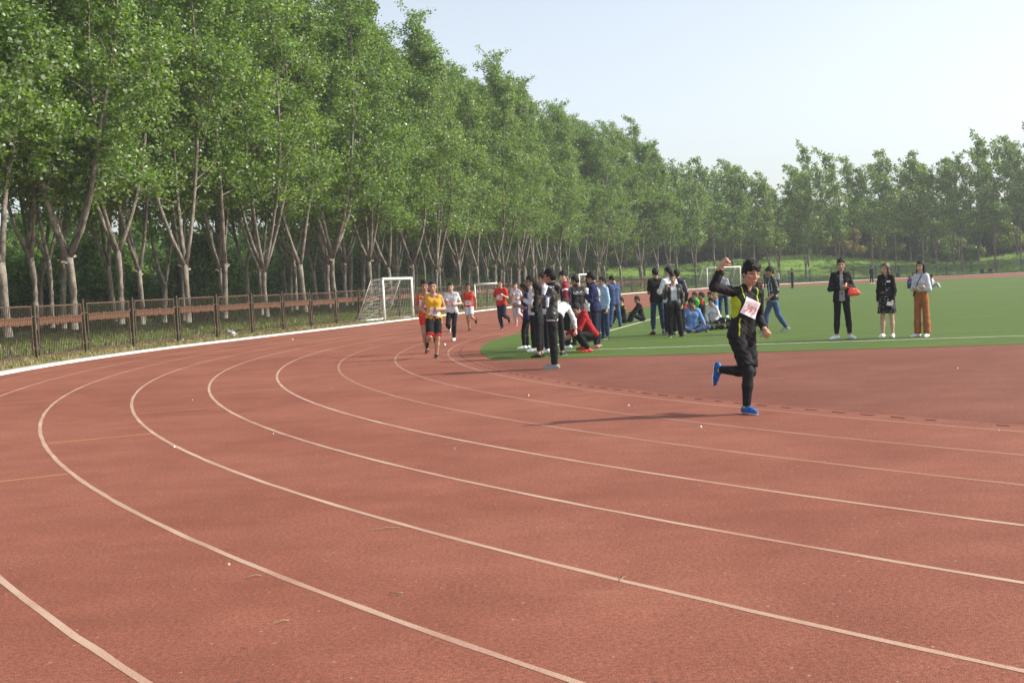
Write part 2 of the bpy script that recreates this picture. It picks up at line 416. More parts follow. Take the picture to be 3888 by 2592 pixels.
def slat_mesh():
    b = MB(); a = np.linspace(0, math.pi, 6); w, hh = .046, .125
    pr = [(w * math.cos(x), -w * .7 * math.sin(x)) for x in a]
    vv = []
    for z, f in ((-hh, .75), (-hh * .85, 1), (hh * .85, 1), (hh, .75)):
        vv += [[x * f, y * f, z] for x, y in pr]
    q = [[k * 6 + i, k * 6 + i + 1, (k + 1) * 6 + i + 1, (k + 1) * 6 + i] for k in range(3) for i in range(5)]
    q += [[k * 6 + 5, k * 6, (k + 1) * 6, (k + 1) * 6 + 5] for k in range(3)]
    b.add(vv, q); return b
bar_me = bar_mesh(); slat_me = slat_mesh().mesh("slat", [SLATM]); pan_me = panel_frame()
NB = 25; bx = np.linspace(-PW / 2 + .1, PW / 2 - .1, NB); NS = 25; sx_ = np.linspace(-PW / 2 + .09, PW / 2 - .09, NS)
b = MB()
for x in bx: b.box((x, .004, .155 + (FH - .235) / 2 - .005), (.014, .014, FH - .245))
bars_me = b.mesh("bars", [POST_M])
b = MB(); sb = slat_mesh()
for x in sx_: b.add(sb.v[0] + V(x + rng.normal(0, .004), -.022, 1.16 + rng.normal(0, .012)), sb.q[0])
slats_me = b.mesh("slats", [SLATM])
b = MB(); b.box((0, 0, (FH + .06) / 2), (.075, .075, FH + .06)); b.box((0, 0, FH + .066), (.085, .085, .012)); post_me = b.mesh("post", [POST_M])
fence = thing("metal_fence", "rusty brown bar fence with a band of russet slats below the poplars", "fence")
ps = [2.35 + PL * k for k in range(-6, 34)]
for k, s in enumerate(ps):
    P_, T_ = curve(s, 45.0); obj("post", post_me, fence, (P_[0], P_[1], 0.0), (rng.normal(0, .01), rng.normal(0, .01), math.atan2(T_[1], T_[0])))
    if k == len(ps) - 1: break
    Q_, _ = curve(ps[k + 1], 45.0); mid = (P_ + Q_) / 2; d = nrm(Q_ - P_)
    pn = obj("panel", pan_me, fence, (mid[0], mid[1], rng.normal(0, .012)), (0, rng.normal(0, .004), math.atan2(d[1], d[0])))
    # local -Y faces the track
    if 2 <= k < 13:
        for x in bx: obj("bar", bar_me, pn, (x, 0, 0))
        for x in sx_: obj("slat", slat_me, pn, (x + rng.normal(0, .004), -.022, 1.16 + rng.normal(0, .014)), (0, rng.normal(0, .03), 0))
    else:
        obj("bar_row", bars_me, pn, kind="stuff"); obj("slat_row", slats_me, pn, kind="stuff")

# dark green fence round the far bend
GREENF = M("dark_green_fence_paint", (.016, .034, .022), (.03, .052, .034), scale=8, rough=.6)
fence2 = thing("green_fence", "dark green bar fence curving round the far bend below the grass bank", "fence")
b = MB(); W2 = 2.8
b.box((0, 0, 1.58), (W2, .04, .05)); b.box((0, 0, .14), (W2, .04, .05))
for sx in (-1, 1): b.box((sx * (W2 / 2 - .02), 0, .86), (.04, .034, 1.39))
pan2 = b.mesh("panel", [GREENF])
b = MB()
for x in np.linspace(-W2 / 2 + .1, W2 / 2 - .1, 23): b.box((x, 0, .86), (.022, .02, 1.39))
bars2 = b.mesh("bars", [GREENF])
b = MB(); b.box((0, 0, .86), (.08, .08, 1.72)); post2 = b.mesh("post", [GREENF])
s0 = ps[-1] + 1.2
ps2 = [s0 + 3.0 * k for k in range(27)]
for k, s in enumerate(ps2):
    P_, T_ = curve(s, 45.0); obj("post", post2, fence2, (P_[0], P_[1], -.02), (0, 0, math.atan2(T_[1], T_[0])))
    if k == len(ps2) - 1: break
    Q_, _ = curve(ps2[k + 1], 45.0); mid = (P_ + Q_) / 2; d = nrm(Q_ - P_)
    pn = obj("panel", pan2, fence2, (mid[0], mid[1], 0), (0, 0, math.atan2(d[1], d[0])))
    obj("bar_row", bars2, pn, kind="stuff")

# ------------------------------------------------------------------ trees
def leaves_arrays(P, size, rg, hang=.6, wind=(-.45, 0, 0)):
    n = len(P)
    t = rg.normal(0, 1, (n, 3)) + V(0, 0, -hang) + V(*wind); t /= np.linalg.norm(t, axis=1, keepdims=True)
    r = rg.normal(0, 1, (n, 3)); s = np.cross(t, r); s /= np.maximum(np.linalg.norm(s, axis=1, keepdims=True), 1e-6)
    nn = np.cross(s, t)
    L = size * rg.uniform(.7, 1.3, (n, 1)); w = L * rg.uniform(.38, .52, (n, 1))
    fold = L * rg.uniform(-.05, .22, (n, 1))
    m = P + t * L * .42
    v = np.stack([P, m + s * w + nn * fold, P + t * L, m - s * w + nn * fold], 1).reshape(-1, 3)
    f = np.arange(n * 4).reshape(n, 4)
    return v, f
def crown_mesh(name, P, size, rg, mats, probs, **kw):
    v, f = leaves_arrays(P, size, rg, **kw)
    return mesh_np(name, v, f, mats, rg.choice(len(mats), len(f), p=probs), False)

def wind(P, k=.0045, z0=6.0):
    P = np.array(P, float); z = np.maximum(P[..., 2] - z0, 0); P[..., 0] -= k * z * z; return P

def poplar(seed, H=19.0, fork=3.2, nl=3, r0=.13, nleaf=26000, leaf=.122, spread=1.0, crown0=5.2, pollard=True, k_wind=.0045, blen=3.3, stubs=0, clump=.11):
    rg = np.random.default_rng(seed); tb0 = tb = MB(); LP = []; segs = []; limbs = []; stl = []
    lean = rg.normal(0, .12, 2)
    zz = np.linspace(-.15, fork, 9)
    path = np.c_[lean[0] * (zz / fork) ** 1.5 + .03 * np.sin(zz * 1.7 + seed), lean[1] * (zz / fork) + .03 * np.cos(zz * 1.3), zz]
    rad = r0 * (1.18 - .24 * zz / fork); rad[0] *= 1.3; rad[1] *= 1.1
    if pollard: rad[-1] *= 1.16; rad[-2] *= 1.14; rad[-3] *= 1.04
    F = path[-1].copy()
    path = np.vstack([path, F + V(0, 0, .07), F + V(0, 0, .11)]); rad = np.concatenate([rad, [rad[-1] * .82, rad[-1] * .4]])
    tb.tube(path, rad, 10)
    for i in range(stubs):
        a = rg.uniform(0, 6.28); e = rg.uniform(.2, 1.0); d = V(math.cos(a) * math.cos(e), math.sin(a) * math.cos(e), math.sin(e))
        st = F + V(0, 0, rg.uniform(-.35, -.10)) - d * .06; l = rg.uniform(.22, .36)
        sb_ = MB(); sb_.tube([st, st + d * l * .6, st + d * l], [.055, .05, .048], 7)
        c = st + d * l; sb_.tube([c - d * .02, c + d * .004], [.047, .046], 7, m=1); stl.append(sb_)
    a0 = rg.uniform(0, 6.28)
    for i in range(nl):
        az = a0 + i * 2 * math.pi / nl + rg.normal(0, .35); R = spread * rg.uniform(.5, 1.35) * (1 if nl > 1 else .15)
        top = H * rg.uniform(.84, 1.0) if nl > 1 else H
        z = np.linspace(0, top - fork, 15)
        out = R * (1 - np.exp(-z / 4.2)) + .035 * z * rg.uniform(.2, 1)
        wob = .13 * np.sin(z * rg.uniform(.5, .8) + rg.uniform(0, 6)) * np.minimum(z / 3, 1)
        pth = np.c_[F[0] + out * math.cos(az) + wob, F[1] + out * math.sin(az) - wob, F[2] - .12 + z]
        rl = r0 * (.66 if nl > 1 else .95) * (1 - z / z[-1]) ** .8 + .012; rl[0] *= 1.3 if nl > 1 else 1.0
        pw = wind(pth, k_wind)
        if nl > 1: tb = MB(); limbs.append(tb)
        tb.tube(pw, rl, 7)
        # side branches
        zb = crown0 + rg.uniform(0, .8)
        while zb < top - .2:
            f = (zb - fork) / (top - fork)
            if f < .02: zb += .3; continue
            base = np.array([np.interp(zb, pw[:, 2], pw[:, c]) for c in range(3)])
            a = rg.uniform(0, 6.28); up = .30 + .80 * f + rg.normal(0, .18)
            Lb = blen * (1 - .55 * f ** 1.4) * rg.uniform(.45, 1.3)
            d = nrm(V(math.cos(a) * math.cos(up), math.sin(a) * math.cos(up), math.sin(up)))
            tt = np.linspace(0, 1, 5)[:, None]
            br = base + d * Lb * tt + V(-.35 * Lb, 0, .08 * Lb) * tt ** 2 * (.4 + f)
            tb.tube(br, np.linspace(.022, .006, 5) * (1.3 - .6 * f), 4, cap=False)
            lw = float(np.clip(.40 + f * 3.0, .40, 1.0)); segs.append((br, lw * Lb * (1.0 if f < .8 else 1.1), .30 * (1 - .66 * f) + .02))
            for _ in range(2):
                q0 = br[rg.integers(1, 4)]; a2 = rg.uniform(0, 6.28)
                d2 = nrm(d * .5 + V(math.cos(a2), math.sin(a2), .35 * rg.normal(.5, 1)) * .75 + V(-.25, 0, 0)); L2 = Lb * rg.uniform(.35, .65)
                b2 = q0 + d2 * L2 * tt
                segs.append((b2, lw * L2, .22 * (1 - .6 * f) + .02))
            zb += rg.uniform(.26, .55) * (1.15 - .45 * f)
    w = np.array([s[1] for s in segs]); cnt = rg.multinomial(nleaf, w / w.sum())
    for (br, L_, sg), c in zip(segs, cnt):
        nc = max(1, c // 11); u = rg.uniform(.15, 1.03, nc) * 4; i0 = np.clip(u.astype(int), 0, 3); fr = (u - i0)[:, None]
        cc = br[i0] * (1 - fr) + br[i0 + 1] * fr + rg.normal(0, 1, (nc, 3)) * sg * V(1, 1, .8)
        LP.append(cc[rg.integers(0, nc, c)] + rg.normal(0, 1, (c, 3)) * clump)
    P = np.vstack(LP)
    tr = tb0.mesh("trunk", [BARK, CUT], True); lm = [("limb", x.mesh("limb", [BARK], True)) for x in limbs] + [("cut_stub", x.mesh("cut_stub", [BARK, CUT], True)) for x in stl]
    cr = crown_mesh("crown", P, leaf, rg, [LEAF_A, LEAF_B, LEAF_C], [.42, .37, .21])
    return tr, cr, lm

VAR = [poplar(11, 19.0, 3.3, 4, .100, 41000, stubs=4, spread=1.7), poplar(12, 18.5, 3.0, 3, .094, 34000, stubs=2, spread=1.6), poplar(13, 19.3, 3.5, 5, .104, 43000, stubs=3, spread=1.9),
       poplar(14, 18.5, 2.8, 4, .092, 36000, stubs=1, spread=1.6), poplar(15, 18.8, 3.1, 2, .098, 34000, spread=1.8, stubs=2), poplar(16, 19.2, 3.6, 3, .094, 36000, spread=1.5), poplar(17, 18.9, 3.2, 2, .096, 36000, spread=1.4, stubs=3)]
BACKV = [poplar(21, 17.5, 3.0, 2, .11, 9000, leaf=.15, crown0=4.6, spread=1.0, clump=.12), poplar(22, 17.0, 3.2, 3, .105, 10000, leaf=.15, crown0=4.2, clump=.12), poplar(23, 18.0, 2.7, 2, .11, 9000, leaf=.15, crown0=4.8, clump=.12)]
FARV = [poplar(31, 15.5, 2.2, 1, .12, 5200, leaf=.20, crown0=4.2, pollard=False, k_wind=.012, blen=3.2, clump=.14), poplar(32, 14.5, 2.5, 2, .11, 4800, leaf=.20, crown0=4.4, pollard=False, k_wind=.014, blen=2.6, clump=.14, spread=.6),
        poplar(33, 16.0, 2.4, 2, .12, 6400, leaf=.20, crown0=4.2, pollard=False, k_wind=.013, blen=2.9, spread=.9, clump=.14), poplar(34, 15.0, 3.0, 1, .11, 4000, leaf=.21, crown0=5.0, pollard=False, k_wind=.016, blen=3.4, clump=.14), poplar(35, 15.6, 2.6, 3, .11, 6000, leaf=.20, crown0=4.2, pollard=False, k_wind=.015, blen=2.4, spread=1.0, clump=.13)]

def place_tree(var, x, y, z, sc_, rz, name, label, cat, group, lean=0.0):
    t = thing(name, label, cat, (x, y, z), rz, group)
    t.scale = sc_; t.rotation_euler = (0, lean, rz)
    obj("trunk", var[0], t); obj("crown", var[1], t)
    for nm, lm in var[2]: obj(nm, lm, t)
    return t
ORD = ["first", "second", "third", "fourth", "fifth", "sixth", "seventh", "eighth", "ninth", "tenth", "eleventh", "twelfth", "thirteenth", "fourteenth", "fifteenth", "sixteenth", "seventeenth", "eighteenth", "nineteenth", "twentieth"]
front_s = [-7.4, -3.6, -.2, 3.3, 7.3, 11.3, 15.0, 19.45, 23.65, 28.1, 31.75, 36.2, 40.5, 45.9, 49.9]
while front_s[-1] < 101: front_s.append(front_s[-1] + rng.uniform(3.0, 4.2))
vseq = [2, 4, 0, 5, 1, 6, 3, 4, 2, 0, 1, 6, 3, 5, 4]
for k, s in enumerate(front_s):
    p, _ = curve(s, 47.8 + rng.normal(0, .12)); vi = vseq[k] if k < len(vseq) else int(rng.integers(0, 7))
    if k < 20:
        lab = "tall poplar behind the rusty fence, %s from the left in the front row" % ORD[k] if k else "tall poplar at the left edge whose branches hang in over the fence"
        grp = "front row of poplars behind the fence"
    else:
        lab = "distant tall poplar in the front row behind the far end of the rusty fence"; grp = "front row of poplars behind the fence, far end"
    place_tree(VAR[vi], p[0], p[1], -.03, (rng.uniform(1.1, 1.32), rng.uniform(1.1, 1.32), rng.uniform(.98, 1.03)), rng.normal(0, .45), "poplar_tree", lab, "tree", grp)
for row, (r, lab) in enumerate([(50.5, "poplar in the second row, shaded behind the front row of poplars"), (53.6, "poplar in the third row deep behind the fence"), (57.2, "poplar in the rearmost row of the plantation")]):
    s = -5 + row * 3
    while s < 101:
        p, _ = curve(s + rng.normal(0, .4), r + rng.normal(0, .4))
        place_tree(VAR[rng.integers(0, 7)] if row == 0 else BACKV[rng.integers(0, 3)], p[0], p[1], -.03, (rng.uniform(.9, 1.15),) * 2 + (rng.uniform(.94, 1.02) if row == 0 else rng.uniform(.92, 1.08),), rng.normal(0, .7), "poplar_tree", lab, "tree", ["second", "third", "rearmost"][row] + " row of poplars")
        s += rng.uniform(3.4, 4.8) + row * .7

# slim trees round the far bend
s = 103.5; k = 0
while s < 168:
    r = 47.6 + rng.uniform(0, 3.5); p, _ = curve48(s, r); big = 1.0 + .12 * np.clip((s - 135) / 20, 0, 1)
    place_tree(FARV[rng.integers(0, 5)], p[0], p[1], zhill(s, r) - .05, (rng.uniform(.95, 1.2),) * 2 + (big * rng.uniform(.86, 1.08),), rng.normal(0, .4), "slim_poplar_tree",
               "slim wind-bent poplar on the bank behind the dark green fence", "tree", "slim poplars round the far bend", lean=-.03)
    s += rng.uniform(1.9, 3.9); k += 1
s = 104
while s < 170:
    r = 54 + rng.uniform(0, 12); p, _ = curve48(s, r)
    place_tree(FARV[rng.integers(0, 5)], p[0], p[1], zhill(s, r) - .05, (rng.uniform(.9, 1.2),) * 2 + (rng.uniform(.82, 1.0) + .10 * np.clip((s - 140) / 20, 0, 1),), rng.normal(0, .4), "slim_poplar_tree",
               "slim poplar standing on the grass bank further back behind the far bend", "tree", "slim poplars on the bank", lean=-.03)
    s += rng.uniform(2.4, 4.6) * (1 if s < 140 else .5)

# round broadleaf trees and shrubs
def bushy(seed, H, Rx, zc, nleaf, leaf, mats, probs, trunk=True, nb=14):
    rg = np.random.default_rng(seed); tb = MB()
    z0 = zc - H * .0
    cl = []
    for i in range(nb):
        a = rg.uniform(0, 6.28); rr_ = Rx * math.sqrt(rg.uniform(0, 1)) * .75; z = rg.uniform(.12 if not trunk else .3, .92) * H
        taper = 1.0 - .55 * max(0, (z / H - .55) / .45)
        cl.append((V(rr_ * taper * math.cos(a), rr_ * taper * math.sin(a), z), Rx * rg.uniform(.22, .42) * taper))
    zt = .55 * H
    tb.tube(np.c_[[0, .05, -.04, .05], [0, .03, .05, 0], [-.2, zt * .33, zt * .66, zt]], V(.035, .03, .024, .012) * H * .5, 7)
    for c, rr_ in cl:
        zq = min(zt * .97, c[2] * .6); st = V(np.interp(zq, [-.2, zt * .33, zt * .66, zt], [0, .05, -.04, .05]), np.interp(zq, [-.2, zt * .33, zt * .66, zt], [0, .03, .05, 0]), zq); tb.tube([st, st * .4 + c * .6 + V(0, 0, .1), c], [.012 * H * .5, .009 * H * .5, .004 * H * .5], 5, cap=False)
    per = rg.multinomial(nleaf, np.array([r ** 2 for c, r in cl]) / sum(r ** 2 for c, r in cl)); P = []
    for (c, r), m_ in zip(cl, per):
        d = rg.normal(0, 1, (m_, 3)); d /= np.linalg.norm(d, axis=1, keepdims=True)
        P.append(c + d * (r * rg.uniform(.35, 1.08, (m_, 1)) ** .6) * V(1, 1, .85))
    P = np.vstack(P); P = P[P[:, 2] > .03]
    return tb.mesh("trunk", [BARK_D], True), crown_mesh("crown", P, leaf, rg, mats, probs, wind=(-.15, 0, 0))
SHR = [bushy(41, 5.2, 2.6, 2.5, 6500, .19, [LEAF_D, LEAF_B], [.6, .4], False, 26), bushy(42, 4.4, 2.4, 2.2, 6000, .18, [LEAF_D, LEAF_B], [.75, .25], False, 22), bushy(43, 6.4, 2.8, 3, 7500, .20, [LEAF_A, LEAF_B], [.6, .4], False, 30)]
WOOD = [bushy(51, 9.5, 3.6, 5, 6500, .30, [LEAF_A, LEAF_B], [.55, .45], True, 26), bushy(52, 8.0, 3.4, 4, 6000, .30, [LEAF_B, LEAF_Y], [.5, .5], True, 24), bushy(53, 10.5, 3.4, 5, 6500, .30, [LEAF_D, LEAF_A], [.5, .5], True, 26),
        bushy(54, 7.0, 3.2, 4, 5500, .28, [LEAF_Y, LEAF_B], [.6, .4], True, 22), bushy(55, 6.5, 3.0, 4, 5000, .28, [LEAF_O, LEAF_Y], [.6, .4], True, 20)]
LOWB = [bushy(61, 2.2, 1.7, 1, 3000, .16, [LEAF_D, LEAF_A], [.6, .4], False, 14), bushy(62, 2.6, 1.8, 1, 3200, .17, [LEAF_R, LEAF_D], [.65, .35], False, 14)]
def place_bush(var, s, r, zs, name, label, cat, group):
    p, _ = curve48(s, r)
    t = thing(name, label, cat, (p[0], p[1], zhill(s, r) - .05 if s > 52 else -.05), rng.uniform(0, 6.28), group)
    f = rng.uniform(.88, 1.15); t.scale = (f, f, f * zs)
    obj("trunk", var[0], t); obj("crown", var[1], t); return t
for k in range(120):
    s = -16 + 124 * (k + rng.uniform(0, 1)) / 120; r = rng.uniform(60, 80)
    place_bush(SHR[rng.integers(0, 3)], s, r, rng.uniform(.6, 1.2), "shrub", "dark green shrub in the thicket behind the poplar plantation", "shrub", "dark shrubs behind the poplars")
s = 60.0
while s < 172:
    place_bush(SHR[rng.integers(0, 3)], s, 80 + rng.normal(0, 2.0), rng.uniform(.6, 1.0), "shrub", "green shrub at the foot of the wood behind the grass bank", "shrub", "shrubs at the foot of the wood")
    s += rng.uniform(1.1, 1.9)
for k in range(77):
    place_bush(SHR[(0, 2, 2)[k % 3]], 60 + 1.46 * k, 97 + rng.normal(0, .8), rng.uniform(1.0, 1.35), "shrub", "green shrub deep in the wood behind the grass bank", "shrub", "shrubs deep in the wood")
wood_lab = ["mid green broadleaf tree in the wood behind the grass bank", "light green broadleaf tree in the wood behind the grass bank", "dark green broadleaf tree in the wood behind the grass bank", "yellow-green rounded tree at the edge of the wood on the bank", "golden olive rounded tree at the edge of the wood on the bank"]
for r, st, zs in ((76, 4.4, .85), (84, 4.0, 1.0), (94, 4.2, 1.15)):
    s = 92
    while s < 176:
        i = int(rng.choice(5, p=[.28, .24, .30, .12, .06])) if r < 90 else int(rng.choice(3))
        place_bush(WOOD[i], s, r + rng.normal(0, 1.5), zs * rng.uniform(.85, 1.15), "broadleaf_tree", wood_lab[i], "tree", ["mid green wood trees", "light green wood trees", "dark wood trees", "yellow-green trees", "golden trees"][i])
        s += st * rng.uniform(.7, 1.3) * .62
for s, r, i in ((100, 72, 1), (106, 74, 3), (112, 73, 1), (116.5, 71.5, 3), (119, 74, 3), (124, 73, 1), (129.5, 71.5, 3), (133, 73, 4), (137.5, 71.5, 1), (140.5, 72, 4), (144.5, 74, 3), (150, 72, 1), (156, 73, 3)):
    place_bush(WOOD[i], s, r, rng.uniform(.62, .85), "broadleaf_tree", ["", "light green low tree standing in front of the wood on the bank", "", "yellow-green low rounded tree standing in front of the wood", "golden olive low tree standing in front of the wood"][i], "tree", ["", "light green low trees", "", "yellow-green low trees", "golden low trees"][i])
for s, r, i in ((104, 66, 0), (106.5, 67, 0), (109, 66.5, 0), (111.5, 68, 0), (128.2, 64, 1), (147, 63, 0), (149.5, 64, 0), (152, 63.5, 0), (99, 66, 0), (96, 68, 0)):
    if i: place_bush(LOWB[1], s, r, 1.35, "round_bush", "reddish round bush on the grass bank behind the far bend", "bush", None)
    else: place_bush(LOWB[0], s, r, .9, "round_bush", "low dark round bush on the crest of the grass bank", "bush", "low round bushes on the bank")

# grass tufts, weeds and dry leaves along the verge and under the poplars
def tufts(name, pts, h, per, rg, mats, probs, label, spread=.05, w=.012):
    n = len(pts) * per; P = np.repeat(pts, per, 0) + np.c_[rg.normal(0, spread, (n, 2)), np.zeros(n)]
    hh = h * rg.uniform(.5, 1.3, n); a = rg.uniform(0, 6.28, n); ln = rg.uniform(.1, .7, n) * hh
    d = np.c_[np.cos(a), np.sin(a), np.zeros(n)]; s_ = np.c_[-np.sin(a), np.cos(a), np.zeros(n)] * w
    m_ = P + d * ln[:, None] * .35 + V(0, 0, 1) * hh[:, None] * .6; tip = P + d * ln[:, None] + V(0, 0, 1) * hh[:, None]
    v = np.stack([P - s_, P + s_, m_ + s_ * .8, m_ - s_ * .8, tip], 1).reshape(-1, 3); b0 = np.arange(n) * 5
    idx = rg.choice(len(mats), n, p=probs)
    return obj(name, mesh_np(name, v, [np.stack([b0, b0 + 1, b0 + 2, b0 + 3], -1), np.stack([b0 + 3, b0 + 2, b0 + 4], -1)], mats, np.concatenate([idx, idx]), False), kind="stuff", label=label, category="grass")
STRAW = leaf_mat("dry_straw", (.30, .23, .11), (.42, .34, .19), tr=.15, rough=.7, spec=.15)
pts = []
for _ in range(2600):
    s = rng.uniform(-12, 60) if rng.random() < .8 else rng.uniform(60, 150); r = 43.4 + abs(rng.normal(.9, .8)); p, _t = curve(s, min(r, 45.7)); pts.append([p[0], p[1], 0])
tufts("verge_grass", np.array(pts), .11, 6, rng, [GRASS, STRAW], [.55, .45], "short dry and green grass on the verge beside the white kerb")
pts = []
for _ in range(4200):
    s = rng.uniform(-8, 75); r = rng.uniform(45.6, 62); p, _t = curve(s, r); pts.append([p[0], p[1], -.01])
tufts("woodland_grass", np.array(pts), .22, 6, rng, [GRASS, LEAF_B, STRAW], [.35, .5, .15], "green undergrowth on the ground beneath the poplars", .09, .018)
pts = []
for _ in range(5200):
    s = rng.uniform(60, 165); r = rng.uniform(47, 72); p, _t = curve48(s, r); pts.append([p[0], p[1], zhill(s, r)])
tufts("bank_grass", np.array(pts), .28, 4, rng, [GRASS, LEAF_B, LEAF_Y], [.5, .35, .15], "lush grass on the bank behind the far bend", .15, .035)
LITM = [M("dry_leaf_pale", (.40, .34, .26), (.52, .46, .37)), M("dry_leaf_brown", (.20, .12, .07), (.28, .18, .1))]
n = 5200; P = []
for _ in range(n):
    s = rng.uniform(-8, 45); r = 45.4 + abs(rng.normal(0, 3.5)); p, _t = curve(s, r); P.append([p[0], p[1], .02 + rng.uniform(0, .04)])
v, f = leaves_arrays(np.array(P), .10, rng, hang=0, wind=(0, 0, 0)); v[:, 2] = .012 + np.abs(v[:, 2] - .03) * .35
obj("fallen_leaves", mesh_np("fallen_leaves", v, f, LITM, rng.choice(2, len(f), p=[.6, .4]), False), kind="stuff", label="pale dry fallen leaves scattered behind the fence", category="leaves")

# ------------------------------------------------------------------ football goals
NETM = M("white_net_cord", (.55, .53, .48), (.70, .68, .62), scale=20)
STEEL = M("dull_white_steel", (.60, .60, .57), (.74, .73, .70), scale=9, rough=.5)
BOARD = M("rusty_patch", (.45, .22, .08), (.60, .34, .14), scale=30)
def goal(label, loc, rz, W, Hg, dep, top, post=.055, cell=.21, sag=.10, beam=True, seed=0, group=None):
    """local x along the mouth, +y towards the back"""
    rg = np.random.default_rng(seed)
    g = thing("football_goal", label, "goal", loc, rz, group)
    for x in (0, W):
        b = MB(); b.tube([(x, 0, 0), (x, 0, Hg)], post, 10); obj("post", b.mesh("post", [WHITE], True), g)
        b = MB(); b.tube([(x, 0, Hg - .02), (x, top, Hg - .02)], .022, 6); obj("top_bar", b.mesh("top_bar", [STEEL], True), g)
        b = MB(); b.tube([(x, top, Hg - .02), (x, dep, .04)], .024, 6); obj("back_strut", b.mesh("back_strut", [STEEL], True), g)
        b = MB(); b.tube([(x, 0, .04), (x, dep, .04)], .035, 6); obj("base_bar", b.mesh("base_bar", [WHITE], True), g)
    b = MB(); b.tube([(-post, 0, Hg), (W + post, 0, Hg)], post * 1.05, 10); cb = obj("crossbar", b.mesh("crossbar", [WHITE], True), g)
    if beam:
        b = MB(); b.tube([(0, dep, .04), (W, dep, .04)], .035, 6); obj("base_bar", b.mesh("base_bar", [WHITE], True), g)
    nb = MB(); cr = .0055
    prof_ = [V(0, top, Hg - .03), V(0, dep, .05)]
    def back(u, v):  # u along width, v 0 top .. 1 bottom, sagging backwards and down
        p = prof_[0] * (1 - v) + prof_[1] * v; p = p.copy(); p[0] = u * W
        sg = math.sin(math.pi * min(max(v, 0), 1)) * sag
        p[1] += sg * .4 - sg * 1.2 * math.sin(u * 9 + v * 3) * .3; p[2] -= sg * (.8 + .5 * math.sin(u * 7.0)); return p
    nu = max(3, int(W / cell)); nv = max(3, int(Hg * 1.15 / cell))
    for i in range(nu + 1): nb.tube([back(i / nu + .012 * math.sin(3 * j + i), j / 10) for j in range(11)], cr, 3, cap=False)
    for j in range(nv + 1): nb.tube([back(i / 16, j / nv + .02 * math.sin(i * .9 + j)) for i in range(17)], cr, 3, cap=False)
    if top > .1:
        for i in range(nu + 1): nb.tube([(i / nu * W, 0, Hg - .03), (i / nu * W, top * .5, Hg - .09), (i / nu * W, top, Hg - .03)], cr, 3, cap=False)
    for x in (0, W):
        def side(u, v):
            zt = Hg - .03; yb = top + (dep - top) * v; bul = .10 * math.sin(math.pi * u) * math.sin(math.pi * v)
            return V(x + bul * (1 if x else -1), yb * u, zt * (1 - v) + .05 * v - .10 * math.sin(math.pi * u) * (.4 + .6 * math.sin(math.pi * v)))
        for j in range(nv + 1): nb.tube([side(i / 6, j / nv) for i in range(7)], cr, 3, cap=False)
        for i in range(1, 8): nb.tube([side(i / 8, j / 8) for j in range(9)], cr, 3, cap=False)
    obj("net", nb.mesh("net", [NETM]), g)
    if seed == 1:
        b = MB(); b.box((W * .45, -post * 1.06, Hg), (.16, .008, .05)); obj("rust_patch", b.mesh("rust_patch", [BOARD]), cb)
    return g
RZ_S = math.atan2(D2[1], D2[0])
def goal_at(s, r): p, t = curve(s, r); return (p[0], p[1], 0.0), math.atan2(t[1], t[0])
l, a = goal_at(19.2, 43.42); goal("white football goal with sagging net parked beside the rusty fence, left of the runners", (*l[:2], .02), a, 4.2, 2.12, 1.5, .62, .062, seed=1)
g2 = ab(40.3, 43.42); goal("small white goal with torn net between the red singlet and red tee runners", (g2[0] - 1.55, g2[1] - .45, .02), .12, 1.62, 1.66, 2.3, .05, .05, cell=.2, sag=.25, seed=2)
l, a = goal_at(66.8, 43.45); goal("white football goal mostly hidden behind the standing group's heads", (*l[:2], .02), a, 4.2, 2.12, 1.5, .62, .06, cell=.3, seed=3)
l, a = goal_at(105.0, 43.7); goal("white football goal on the far verge by the dark green fence", (*l[:2], .02), a - .1, 5.4, 2.35, 1.7, .7, .06, cell=.3, seed=4)

